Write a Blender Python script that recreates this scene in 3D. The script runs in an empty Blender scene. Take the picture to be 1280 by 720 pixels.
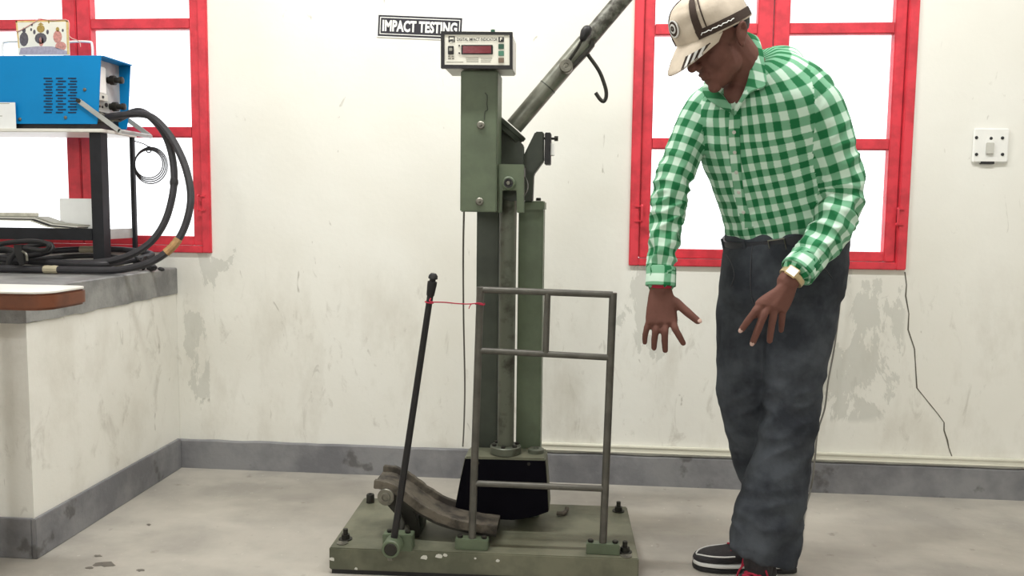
import bpy, bmesh, math, random
import numpy as np
from mathutils import Vector, Matrix, noise

random.seed(7)
C = bpy.context.scene.collection
scn = bpy.context.scene
PI = math.pi
V = Vector

# ------------------------------------------------------------------ camera
CAM_H, FPX = 1.02, 1050.0
yaw, pit, rol = math.radians(4.95), math.radians(5.28), math.radians(.67)
_f = V((-math.sin(yaw)*math.cos(pit), math.cos(yaw)*math.cos(pit), -math.sin(pit)))
_r0 = V((math.cos(yaw), math.sin(yaw), 0)); _u0 = _r0.cross(_f)
_r = math.cos(rol)*_r0 + math.sin(rol)*_u0
_u = -math.sin(rol)*_r0 + math.cos(rol)*_u0
cam_d = bpy.data.cameras.new('camera'); cam = bpy.data.objects.new('camera', cam_d); C.objects.link(cam)
cam_d.sensor_width = 36; cam_d.lens = FPX/1280*36; cam_d.clip_start = .02
m = Matrix((_r, _u, -_f)).transposed().to_4x4(); m.translation = (0, 0, CAM_H)
cam.matrix_world = m
scn.camera = cam

# ------------------------------------------------------------------ world, lights, exposure
w = bpy.data.worlds.new('daylight'); scn.world = w; w.use_nodes = True
bg = w.node_tree.nodes['Background']; bg.inputs[0].default_value = (.96, .98, 1, 1); bg.inputs[1].default_value = 1.9
vs = scn.view_settings; vs.view_transform = 'Standard'; vs.look = 'None'; vs.exposure = 0; vs.gamma = 1; vs.use_curve_mapping = False

def area(name, loc, target, sx, sy, power, col):
    d = bpy.data.lights.new(name, 'AREA'); d.shape = 'RECTANGLE'; d.size = sx; d.size_y = sy; d.energy = power; d.color = col
    o = bpy.data.objects.new(name, d); C.objects.link(o); o.location = loc
    o.rotation_euler = (V(target)-V(loc)).to_track_quat('-Z', 'Y').to_euler()
    return o
area('added_rear_fill', (-1.6, -2.35, 2.1), (-.8, 3.1, 1.6), 1.8, 1.0, 49, (1, 1, .98))  # added fill for assumed daylight from behind; wall_front has no window there
area('added_rear_fill.001', (1.3, -2.35, 2.1), (.2, 3.1, 1.6), 1.4, 1.0, 21, (1, 1, .98))  # weaker added fill on the right, likewise without a window behind it
area('assumed_ceiling_light', (-.85, 1.9, 3.05), (-.85, 1.95, 0), 1.2, .1, 49, (1, 1, .97))  # unseen light assumed overhead
area('assumed_ceiling_light.001', (.95, 1.9, 3.05), (.95, 1.95, 0), 1.2, .1, 37, (1, 1, .985))  # the same assumed overhead light, repeated on the right

# ------------------------------------------------------------------ helpers
def at(px, py, Y):
    d = _f*FPX + _r*(px-640) - _u*(py-360)
    return V((0, 0, CAM_H)) + d*(Y/d.y)
def atz(px, py, z):
    d = _f*FPX + _r*(px-640) - _u*(py-360)
    return V((0, 0, CAM_H)) + d*((z-CAM_H)/d.z)
def lerp(a, b, t): return a+(b-a)*t
def spline(pts, n=8):
    """Catmull-Rom through points (tuples may carry extra values, e.g. radius)"""
    P = [np.array(p, float) for p in pts]; out = []
    for i in range(len(P)-1):
        p0 = P[max(i-1, 0)]; p1 = P[i]; p2 = P[i+1]; p3 = P[min(i+2, len(P)-1)]
        for k in range(n):
            t = k/n
            out.append(.5*((2*p1)+(-p0+p2)*t+(2*p0-5*p1+4*p2-p3)*t*t+(-p0+3*p1-3*p2+p3)*t**3))
    out.append(P[-1]); return out

class MB:
    def __init__(s): s.v = []; s.f = []
    def add(s, vs, fs):
        k = len(s.v); s.v += [V(x) for x in vs]; s.f += [tuple(i+k for i in f) for f in fs]; return s
    def box(s, lo, hi):
        x0, y0, z0 = lo; x1, y1, z1 = hi
        return s.add([(x0,y0,z0),(x1,y0,z0),(x1,y1,z0),(x0,y1,z0),(x0,y0,z1),(x1,y0,z1),(x1,y1,z1),(x0,y1,z1)],
                     [(0,3,2,1),(4,5,6,7),(0,1,5,4),(1,2,6,5),(2,3,7,6),(3,0,4,7)])
    def prism(s, poly, vec):
        """polygon (list of 3D points) extruded by vec"""
        n = len(poly); P = [V(p) for p in poly]; vec = V(vec)
        nn = V((0,0,0))
        for i in range(n): nn += P[i].cross(P[(i+1) % n])
        if nn.dot(vec) > 0: P.reverse()
        return s.add(P+[p+vec for p in P], [tuple(range(n)), tuple(range(2*n-1, n-1, -1))] + [(i, i+n, (i+1) % n+n, (i+1) % n)[::1] for i in range(n)])
    def bar(s, a, b, w_, h_, up=(0,0,1)):
        a = V(a); b = V(b); t = (b-a).normalized(); sd = t.cross(V(up)).normalized(); u2 = sd.cross(t)
        q = [a+sd*x*w_/2+u2*y*h_/2 for x, y in ((-1,-1),(1,-1),(1,1),(-1,1))]
        return s.prism(q, b-a)
    def rings(s, R, caps=True, closed=False):
        n = len(R[0]); k = len(s.v)
        for r in R: s.v += [V(p) for p in r]
        m_ = len(R)
        for i in range(m_ if closed else m_-1):
            j = (i+1) % m_
            for q in range(n):
                s.f.append((k+i*n+q, k+i*n+(q+1) % n, k+j*n+(q+1) % n, k+j*n+q))
        if caps and not closed:
            s.f.append(tuple(k+q for q in range(n))[::-1]); s.f.append(tuple(k+(m_-1)*n+q for q in range(n)))
        return s
    def tube(s, pts, r, n=8, closed=False, round_ends=False, flat=1.0, ref=None):
        P = [V(p[:3]) for p in pts]; m_ = len(P)
        rr = [r]*m_ if not hasattr(r, '__len__') else list(r)
        T = []
        for i in range(m_):
            a = P[(i-1) % m_] if (closed or i > 0) else P[0]; b = P[(i+1) % m_] if (closed or i < m_-1) else P[-1]
            d = (b-a); T.append(d.normalized() if d.length > 1e-9 else V((0,0,1)))
        if ref is None: ref = V((0,0,1)) if abs(T[0].z) < .9 else V((1,0,0))
        nx = (V(ref)-T[0]*V(ref).dot(T[0])).normalized(); R = []
        for i in range(m_):
            nx = (nx-T[i]*nx.dot(T[i])).normalized(); ny = T[i].cross(nx)
            R.append([P[i]+(nx*math.cos(2*PI*q/n)+ny*math.sin(2*PI*q/n)*flat)*rr[i] for q in range(n)])
        if round_ends:
            def cap(i, sgn):
                out = []
                for a in (.4, .8, 1.15, 1.4):
                    c0 = P[i]+T[i]*sgn*rr[i]*math.sin(a); k_ = math.cos(a)
                    out.append([c0+(p-P[i])*k_ for p in R[i]])
                return out
            R = cap(0, -1)[::-1]+R+cap(m_-1, 1)
        return s.rings(R, True, closed)
    def cyl(s, a, b, r0, r1=None, n=16):
        return s.tube([a, b], [r0, r0 if r1 is None else r1], n)
    def lathe(s, a, d, prof, n=20):
        """profile [(t along d, radius)] about the axis a + t*d"""
        a = V(a); d = V(d).normalized(); x = d.orthogonal().normalized(); y = d.cross(x)
        return s.rings([[a+d*t+(x*math.cos(2*PI*q/n)+y*math.sin(2*PI*q/n))*max(r, 1e-4) for q in range(n)] for t, r in prof])
    def ell(s, c, ax, n=16, m_=10):
        """ellipsoid: centre and three axis vectors"""
        c = V(c); X, Y, Z = [V(a) for a in ax]
        return s.rings([[c+Z*(-math.cos(PI*i/m_))+(X*math.cos(2*PI*q/n)+Y*math.sin(2*PI*q/n))*max(math.sin(PI*i/m_), .02) for q in range(n)] for i in range(m_+1)])
    def mesh(s, name, org=(0,0,0), bevel=0, smooth=True, angle=35, seg=2):
        me = bpy.data.meshes.new(name); o = V(org)
        me.from_pydata([tuple(v-o) for v in s.v], [], s.f)
        bm = bmesh.new(); bm.from_mesh(me)
        bmesh.ops.recalc_face_normals(bm, faces=bm.faces)
        if bevel:
            ed = [e for e in bm.edges if len(e.link_faces) == 2 and e.calc_face_angle(0) > math.radians(30)]
            bmesh.ops.bevel(bm, geom=ed, offset=bevel, segments=seg, affect='EDGES', clamp_overlap=True)
        bm.to_mesh(me); bm.free()
        if smooth:
            me.polygons.foreach_set('use_smooth', [True]*len(me.polygons)); me.set_sharp_from_angle(angle=math.radians(angle))
        return me

ROOT = {}
def origin(o): return ROOT[o.name]
def link(name, me, mt, parent=None, org=None):
    o = bpy.data.objects.new(name, me); C.objects.link(o)
    if mt is not None:
        me.materials.clear()
        for q in (mt if isinstance(mt, (list, tuple)) else [mt]): me.materials.append(q)
    if parent is not None:
        o.parent = parent; ROOT[o.name] = ROOT[parent.name]
    else:
        o.location = org if org is not None else (0,0,0); ROOT[o.name] = V(o.location)
    return o
def obj(name, mb, mt, parent=None, org=None, **k):
    """one mesh object from world-space shapes"""
    og = ROOT[parent.name] if parent is not None else (V(org) if org is not None else V((0,0,0)))
    return link(name, mb.mesh(name, og, **k), mt, parent, og)
def inst(name, me, mt, parent, loc, rz=0):
    """a copy of a small shared mesh (built about its own origin) at a world position"""
    o = bpy.data.objects.new(name, me); C.objects.link(o)
    if not me.materials: me.materials.append(mt)
    o.parent = parent; o.location = V(loc)-ROOT[parent.name]; o.rotation_euler = (0,0,rz); ROOT[o.name] = V(loc)
    return o
def thing(name, loc, label, cat, group=None):
    o = bpy.data.objects.new(name, None); C.objects.link(o); o.location = loc; ROOT[o.name] = V(loc)
    o.empty_display_size = .05
    return tag(o, label, cat, group)
def tag(o, label, cat, group=None):
    o['label'] = label; o['category'] = cat
    if group: o['group'] = group
    return o
def struct(o): o['kind'] = 'structure'; return o

def remesh(mb, voxel, smooth=4, fac=.5):
    me = mb.mesh('tmp', smooth=False); o = bpy.data.objects.new('tmp', me); C.objects.link(o)
    r = o.modifiers.new('r', 'REMESH'); r.mode = 'VOXEL'; r.voxel_size = voxel; r.use_smooth_shade = True
    if smooth:
        s_ = o.modifiers.new('s', 'SMOOTH'); s_.factor = fac; s_.iterations = smooth
    dg = bpy.context.evaluated_depsgraph_get(); dg.update()
    out = bpy.data.meshes.new_from_object(o.evaluated_get(dg))
    bpy.data.objects.remove(o); bpy.data.meshes.remove(me)
    return out
def verts(me):
    a = np.empty(len(me.vertices)*3); me.vertices.foreach_get('co', a); return a.reshape(-1, 3)
def normals(me):
    a = np.empty(len(me.vertices)*3); me.vertex_normals.foreach_get('vector', a); return a.reshape(-1, 3)
def setverts(me, a): me.vertices.foreach_set('co', a.ravel()); me.update()

def text_mb(txt, o, ex, ey, width, height, depth=.0006, offset=0, spacing=1.0):
    """lettering as raised mesh on the plane o + ex*x + ey*y, stretched to width x height"""
    cu = bpy.data.curves.new('t', 'FONT'); cu.body = txt; cu.size = 1; cu.offset = offset; cu.space_character = spacing; cu.resolution_u = 3
    ob = bpy.data.objects.new('t', cu); C.objects.link(ob)
    dg = bpy.context.evaluated_depsgraph_get(); dg.update()
    me = bpy.data.meshes.new_from_object(ob.evaluated_get(dg)); bpy.data.objects.remove(ob); bpy.data.curves.remove(cu)
    a = verts(me); lo = a.min(0); hi = a.max(0); ex = V(ex).normalized(); ey = V(ey).normalized(); nz = ex.cross(ey); o = V(o)
    P = [o+ex*((x-lo[0])/(hi[0]-lo[0])*width)+ey*((y-lo[1])/(hi[1]-lo[1])*height)+nz*depth for x, y, z in a]
    mb = MB(); mb.add(P, [tuple(p.vertices) for p in me.polygons]); bpy.data.meshes.remove(me)
    return mb

# ------------------------------------------------------------------ materials
def N(nt, t, **k):
    n = nt.nodes.new(t)
    for a, b in k.items(): setattr(n, a, b)
    return n
def mat(name, col, rough=.6, metal=0, var=.12, scale=12, bump=0, bscale=80, col2=None, stain=.55, coat=0, spec=.5, detail=5, lo=.42, hi=.62):
    m = bpy.data.materials.new(name); m.use_nodes = True; nt = m.node_tree; b = nt.nodes['Principled BSDF']; L = nt.links.new
    b.inputs['Roughness'].default_value = rough; b.inputs['Metallic'].default_value = metal
    b.inputs['Specular IOR Level'].default_value = spec; b.inputs['Coat Weight'].default_value = coat
    tc = N(nt, 'ShaderNodeTexCoord')
    no = N(nt, 'ShaderNodeTexNoise'); no.inputs['Scale'].default_value = scale; no.inputs['Detail'].default_value = detail; no.inputs['Roughness'].default_value = .6
    L(tc.outputs['Object'], no.inputs['Vector'])
    rp = N(nt, 'ShaderNodeMapRange'); rp.inputs['From Min'].default_value = lo; rp.inputs['From Max'].default_value = hi
    L(no.outputs['Fac'], rp.inputs['Value'])
    mx = N(nt, 'ShaderNodeMix', data_type='RGBA')
    c1 = tuple(col); c2 = tuple(col2) if col2 else tuple(c*(1-var) for c in col)
    mx.inputs[6].default_value = (*c1, 1); mx.inputs[7].default_value = (*c2, 1)
    L(rp.outputs[0], mx.inputs[0]); L(mx.outputs[2], b.inputs['Base Color'])
    if bump:
        n2 = N(nt, 'ShaderNodeTexNoise'); n2.inputs['Scale'].default_value = bscale; n2.inputs['Detail'].default_value = 4
        L(tc.outputs['Object'], n2.inputs['Vector'])
        bp = N(nt, 'ShaderNodeBump'); bp.inputs['Strength'].default_value = bump; bp.inputs['Distance'].default_value = .01
        L(n2.outputs['Fac'], bp.inputs['Height']); L(bp.outputs[0], b.inputs['Normal'])
    return m
def srgb(r, g, b): return tuple(((c/255)/12.92 if c/255 <= .04045 else ((c/255+.055)/1.055)**2.4) for c in (r, g, b))
M = {}
M['red'] = mat('red_paint', srgb(220, 60, 74), .45, var=.25, scale=14, bump=.08, bscale=40)
M['green'] = mat('olive_green_enamel', srgb(92, 104, 82), .5, var=.22, scale=9, bump=.05, bscale=60)
M['green2'] = mat('dark_and_shaded_green_enamel', srgb(58, 64, 54), .5, var=.25, scale=11, bump=.05)  # dark green parts; on the left column it stands in for shade
M['basegreen'] = mat('worn_green_enamel', srgb(84, 86, 70), .55, col2=srgb(110, 110, 92), scale=6, bump=.08, bscale=50)
M['steel'] = mat('dull_steel', srgb(128, 126, 116), .42, .7, var=.35, scale=25)
M['railsteel'] = mat('grey_painted_tube', srgb(94, 92, 86), .42, .35, var=.25, scale=22)
M['rust'] = mat('worn_tube', srgb(112, 112, 104), .5, .45, col2=srgb(66, 64, 58), scale=60, lo=.4, hi=.6)
M['tube'] = mat('grey_green_tube', srgb(124, 125, 114), .4, .45, var=.3, scale=20)
M['pend'] = mat('worn_green_tube', srgb(92, 96, 84), .4, .3, col2=srgb(54, 52, 44), scale=22, lo=.5, hi=.7)
M['darkmetal'] = mat('dark_steel', srgb(52, 51, 46), .5, .5, var=.3, scale=30)
M['black'] = mat('black_paint', srgb(22, 21, 24), .5, var=.2)
M['hammerblack'] = mat('matt_black_face', srgb(13, 12, 18), .85, var=.15, spec=.05)
M['rubber'] = mat('black_rubber', srgb(34, 33, 36), .6, var=.3, scale=20, bump=.05)
M['brakewood'] = mat('worn_brake_lining', srgb(98, 91, 80), .75, col2=srgb(50, 45, 40), scale=16, bump=.25, bscale=70)
M['lightgrey'] = mat('light_grey_enamel', srgb(205, 204, 196), .5, var=.06)
M['facewhite'] = mat('face_plate', srgb(236, 234, 222), .45, var=.04)
M['white'] = mat('white_plastic', srgb(240, 240, 236), .45, var=.04)
M['offwhite'] = mat('casing_plastic', srgb(222, 220, 206), .5, var=.1, scale=6)
M['displayred'] = mat('display_filter', srgb(120, 18, 34), .2, var=.2)
M['ink'] = mat('ink', srgb(40, 40, 42), .6, var=.1)
M['greyink'] = mat('grey_ink', srgb(150, 150, 140), .6, var=.1)
M['signblack'] = mat('sign_black', srgb(24, 22, 36), .45, var=.1)
M['btn_green'] = mat('button_dark_green', srgb(40, 84, 66), .5)
M['btn_teal'] = mat('button_teal', srgb(74, 128, 106), .5)
M['btn_brown'] = mat('button_brown', srgb(118, 100, 84), .5)
M['blue'] = mat('blue_enamel', srgb(8, 130, 194), .55, spec=.2, var=.06, scale=5, bump=.03, bscale=300)
M['blue_dark'] = mat('slot_shadow', srgb(14, 40, 72), .8, var=.1)
M['panel'] = mat('grey_panel', srgb(190, 190, 186), .45, .2, var=.12)
M['alu'] = mat('grey_handle', srgb(176, 178, 176), .45, .3, var=.12)
M['frameblack'] = mat('black_angle_iron', srgb(32, 33, 38), .55, var=.3, scale=18, spec=.3)
M['cable'] = mat('black_cable', srgb(46, 45, 50), .55, var=.25, scale=30)
M['tape'] = mat('masking_tape', srgb(186, 176, 150), .7, var=.2)
M['browntape'] = mat('tan_tape', srgb(176, 138, 92), .6, var=.35, scale=40)
M['paper'] = mat('paper', srgb(236, 238, 238), .8, var=.05)
M['newsprint'] = mat('printed_sheets', srgb(206, 204, 190), .8, var=.25, scale=30)
M['wood'] = mat('reddish_wood_edge', srgb(112, 62, 38), .5, var=.3, scale=14)
M['lam'] = mat('pale_laminate', srgb(224, 222, 214), .35, var=.06)
M['ledge'] = mat('cement_ledge', srgb(146, 146, 144), .42, col2=srgb(112, 112, 112), scale=7, bump=.2, bscale=60)
M['gold'] = mat('card_gold', srgb(226, 196, 132), .6, var=.25, scale=50)
M['greywire'] = mat('grey_wire', srgb(112, 110, 104), .6, var=.15)
M['redstring'] = mat('red_string', srgb(176, 40, 66), .8)
M['string'] = mat('pale_string', srgb(222, 170, 160), .8)

def wall_mat():
    m = bpy.data.materials.new('cream_plaster'); m.use_nodes = True; nt = m.node_tree; b = nt.nodes['Principled BSDF']; L = nt.links.new
    b.inputs['Roughness'].default_value = .75; b.inputs['Specular IOR Level'].default_value = .25
    geo = N(nt, 'ShaderNodeNewGeometry'); pos = geo.outputs['Position']
    sep = N(nt, 'ShaderNodeSeparateXYZ'); L(pos, sep.inputs[0])
    def nz(scale, detail=5, rough=.6, vec=None, sc=(1,1,1), dist=0):
        mp = N(nt, 'ShaderNodeMapping'); mp.inputs['Scale'].default_value = sc; L(pos, mp.inputs[0])
        n = N(nt, 'ShaderNodeTexNoise'); n.inputs['Scale'].default_value = scale; n.inputs['Detail'].default_value = detail
        n.inputs['Roughness'].default_value = rough; n.inputs['Distortion'].default_value = dist; L(mp.outputs[0], n.inputs['Vector']); return n.outputs['Fac']
    def rng(v, a, b_, c=0, d=1, smooth=False):
        r = N(nt, 'ShaderNodeMapRange'); r.inputs[1].default_value = a; r.inputs[2].default_value = b_; r.inputs[3].default_value = c; r.inputs[4].default_value = d
        if smooth: r.interpolation_type = 'SMOOTHSTEP'
        L(v, r.inputs[0]); return r.outputs[0]
    def mul(a, b_):
        n = N(nt, 'ShaderNodeMath', operation='MULTIPLY'); L(a, n.inputs[0])
        if isinstance(b_, (int, float)): n.inputs[1].default_value = b_
        else: L(b_, n.inputs[1])
        return n.outputs[0]
    def mix(fac, a, col):
        n = N(nt, 'ShaderNodeMix', data_type='RGBA'); L(fac, n.inputs[0])
        if isinstance(a, tuple): n.inputs[6].default_value = (*a, 1)
        else: L(a, n.inputs[6])
        n.inputs[7].default_value = (*col, 1); return n.outputs[2]
    X, Z = sep.outputs[0], sep.outputs[2]
    c = mix(rng(nz(1.3, 3), .4, .65), srgb(236, 235, 228), srgb(230, 228, 219))
    # damp smears on the lower part
    low = rng(Z, .95, .55, smooth=True)
    c = mix(mul(mul(rng(nz(3.2, 6, .65, sc=(1.6, 1, .7)), .5, .72), low), .38), c, srgb(182, 175, 160))
    c = mix(mul(mul(rng(nz(9, 6, .7, sc=(1.8, 1, .7), dist=.6), .58, .72), low), .38), c, srgb(158, 151, 138))
    # peeled patches: under the right window and by the left corner
    pn = nz(5, 8, .68, sc=(1.2, 1, .55), dist=.4)
    def band(v, a, b_, c_, d): return mul(rng(v, a, b_), rng(v, d, c_))
    p1 = mul(band(X, .72, .9, 1.0, 1.16), band(Z, .25, .5, .78, .86)); p2 = mul(band(X, .1, .2, .26, .4), band(Z, .4, .55, .75, .85))
    p3 = mul(band(X, -1.58, -1.54, -1.46, -1.4), band(Z, .2, .3, .6, .72)); p4 = mul(band(X, -1.5, -1.42, -1.38, -1.3), band(Z, .66, .76, .8, .88))
    mx = p1
    for q in (p2, mul(p3, 1.7), p4):
        n = N(nt, 'ShaderNodeMath', operation='MAXIMUM'); L(mx, n.inputs[0]); L(q, n.inputs[1]); mx = n.outputs[0]
    ad = N(nt, 'ShaderNodeMath', operation='ADD'); L(mul(mx, .105), ad.inputs[0]); L(pn, ad.inputs[1])
    peel = mul(mul(rng(ad.outputs[0], .62, .635), rng(mx, .02, .1)), rng(sep.outputs[1], 3.0, 3.05))
    c = mix(mul(peel, .5), c, srgb(190, 190, 182))
    # scuffs
    c = mix(mul(rng(nz(16, 3, .5, sc=(1, 1, .4), dist=1.5), .7, .76), .5), c, srgb(140, 134, 122))
    L(c, b.inputs['Base Color'])
    bp = N(nt, 'ShaderNodeBump'); bp.inputs['Strength'].default_value = .09; bp.inputs['Distance'].default_value = .012
    h = N(nt, 'ShaderNodeMath', operation='SUBTRACT'); L(nz(24, 5), h.inputs[0]); L(mul(peel, .25), h.inputs[1]); L(h.outputs[0], bp.inputs['Height'])
    L(bp.outputs[0], b.inputs['Normal']); return m
M['wall'] = wall_mat()
M['ceil'] = mat('ceiling_white', srgb(232, 230, 222), .8, var=.04, scale=3)

def floor_mat():
    m = mat('concrete_floor', srgb(172, 167, 158), .6, col2=srgb(152, 148, 141), scale=2.2, bump=.12, bscale=45, spec=.35)
    nt = m.node_tree; b = nt.nodes['Principled BSDF']; L = nt.links.new
    src = b.inputs['Base Color'].links[0].from_socket
    geo = N(nt, 'ShaderNodeNewGeometry')
    def layer(src, scale, lo, hi, col, amt, sc=(1,1,1)):
        mp = N(nt, 'ShaderNodeMapping'); mp.inputs['Scale'].default_value = sc; L(geo.outputs['Position'], mp.inputs[0])
        n = N(nt, 'ShaderNodeTexNoise'); n.inputs['Scale'].default_value = scale; n.inputs['Detail'].default_value = 6; L(mp.outputs[0], n.inputs['Vector'])
        r = N(nt, 'ShaderNodeMapRange'); r.inputs[1].default_value = lo; r.inputs[2].default_value = hi; r.inputs[4].default_value = amt; L(n.outputs['Fac'], r.inputs[0])
        x = N(nt, 'ShaderNodeMix', data_type='RGBA'); L(r.outputs[0], x.inputs[0]); L(src, x.inputs[6]); x.inputs[7].default_value = (*col, 1); return x.outputs[2]
    s = layer(src, 5, .5, .7, srgb(188, 183, 173), .7, (.6, 1, 1))
    s = layer(s, 14, .66, .74, srgb(112, 106, 98), .55)
    s = layer(s, 60, .68, .74, srgb(208, 204, 196), .6)
    L(s, b.inputs['Base Color']); return m
M['floor'] = floor_mat()
def skirt_mat():
    m = mat('cement_skirting', srgb(136, 136, 138), .7, col2=srgb(112, 112, 116), scale=5, bump=.15, bscale=60)
    nt = m.node_tree; b = nt.nodes['Principled BSDF']; L = nt.links.new; src = b.inputs['Base Color'].links[0].from_socket
    tc = N(nt, 'ShaderNodeTexCoord'); n = N(nt, 'ShaderNodeTexNoise'); n.inputs['Scale'].default_value = 9; n.inputs['Detail'].default_value = 7; L(tc.outputs['Object'], n.inputs['Vector'])
    r = N(nt, 'ShaderNodeMapRange'); r.inputs[1].default_value = .61; r.inputs[2].default_value = .66; r.inputs[4].default_value = .75; L(n.outputs['Fac'], r.inputs[0])
    x = N(nt, 'ShaderNodeMix', data_type='RGBA'); L(r.outputs[0], x.inputs[0]); L(src, x.inputs[6]); x.inputs[7].default_value = (*srgb(84, 82, 82), 1); L(x.outputs[2], b.inputs['Base Color'])
    return m
M['skirt'] = skirt_mat()
def glass_mat():
    m = bpy.data.materials.new('window_glass'); m.use_nodes = True; nt = m.node_tree; L = nt.links.new
    out = nt.nodes['Material Output']; nt.nodes.remove(nt.nodes['Principled BSDF'])
    t = N(nt, 'ShaderNodeBsdfTransparent'); g = N(nt, 'ShaderNodeBsdfGlossy'); g.inputs['Roughness'].default_value = .02
    fr = N(nt, 'ShaderNodeFresnel'); fr.inputs[0].default_value = 1.45; mx = N(nt, 'ShaderNodeMixShader')
    ge = N(nt, 'ShaderNodeNewGeometry'); inv = N(nt, 'ShaderNodeMath', operation='SUBTRACT'); inv.inputs[0].default_value = 1; L(ge.outputs['Backfacing'], inv.inputs[1])
    mm = N(nt, 'ShaderNodeMath', operation='MULTIPLY'); L(fr.outputs[0], mm.inputs[0]); L(inv.outputs[0], mm.inputs[1])
    L(mm.outputs[0], mx.inputs[0]); L(t.outputs[0], mx.inputs[1]); L(g.outputs[0], mx.inputs[2]); L(mx.outputs[0], out.inputs[0]); return m
M['glass'] = glass_mat()

#@@STRUCT@@
# ------------------------------------------------------------------ the room
WY = 3.11
W1 = dict(x0=-2.465, x1=-1.425, z0=.844, z1=2.545, rails=(1.302, 1.706, 2.11))
W2 = dict(x0=.160, x1=1.140, z0=.824, z1=2.505, rails=(1.268, 1.672, 2.075))
RX0, RX1, RY0, RH = -3.0, 3.0, -2.4, 3.1
struct(obj('floor', MB().box((RX0, RY0, -.1), (RX1, WY+.2, 0)), M['floor']))
struct(obj('ceiling', MB().box((RX0, RY0, RH), (RX1, WY+.2, RH+.1)), M['ceil']))
wb = MB()
xs = [RX0, W1['x0'], W1['x1'], W2['x0'], W2['x1'], RX1]
for a, b, W in ((0, 1, None), (1, 2, W1), (2, 3, None), (3, 4, W2), (4, 5, None)):
    if W is None: wb.box((xs[a], WY, 0), (xs[b], WY+.2, RH))
    else:
        wb.box((xs[a], WY, 0), (xs[b], WY+.2, W['z0'])); wb.box((xs[a], WY, W['z1']), (xs[b], WY+.2, RH))
wall_back = struct(obj('wall_back', wb, M['wall'], smooth=False))
struct(obj('wall_left', MB().box((RX0-.2, RY0, 0), (RX0, WY+.2, RH)), M['wall']))
struct(obj('wall_right', MB().box((RX1, RY0, 0), (RX1+.2, WY+.2, RH)), M['wall']))
struct(obj('wall_front', MB().box((RX0-.2, RY0-.2, 0), (RX1+.2, RY0, RH)), M['wall']))
# crack in the plaster: a narrow groove line
cp = [(1131,340),(1133,356),(1132,370),(1136,392),(1135,412),(1143,436),(1144,452),(1146,485),(1155,496),(1163,506),(1172,517),(1180,528),(1180,538),(1184,550),(1186,560),(1190,571)]
cm = MB(); P = [at(x, y, WY) for x, y in cp]
wd = [.0016+.0014*random.random() for _ in P]
for i in range(len(P)-1):
    cm.add([P[i]+V((-wd[i],-.0012,0)), P[i]+V((wd[i],-.0012,0)), P[i+1]+V((wd[i+1],-.0012,0)), P[i+1]+V((-wd[i+1],-.0012,0)),
            P[i]+V((-wd[i],.002,0)), P[i]+V((wd[i],.002,0)), P[i+1]+V((wd[i+1],.002,0)), P[i+1]+V((-wd[i+1],.002,0))],
           [(0,1,2,3),(0,4,5,1),(1,5,6,2),(3,2,6,7),(0,3,7,4)])
obj('crack', cm, mat('crack_dark', srgb(98, 94, 84), .9), wall_back)
# skirting along the wall
zt = .112; bb = MB(); n = 90
x0, x1 = -1.573, RX1; R = []
for i in range(n+1):
    x = lerp(x0, x1, i/n); dz = .004*noise.noise(V((x*7, 0, 0)))+.003*noise.noise(V((x*23, 3, 0))); dy = .002*noise.noise(V((x*9, 5, 0)))
    R.append([(x, WY-.018+dy, 0), (x, WY-.016+dy, zt+dz-.004), (x, WY-.012, zt+dz), (x, WY+.01, zt+dz), (x, WY+.01, 0)])
bb.rings(R); struct(obj('baseboard_back', bb, M['skirt']))
# cable casing over it
a = at(676, 556, WY); b = at(1280, 582, WY)
tr = MB(); tr.box((a.x, WY-.016, .124), (1.9, WY, .15)); tr.box((a.x-.002, WY-.019, .143), (1.9, WY-.014, .148)); tr.box((a.x, WY-.02, .1235), (1.9, WY-.012, .128))
struct(obj('trim_1', tr, M['offwhite'], bevel=.0012))

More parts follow.
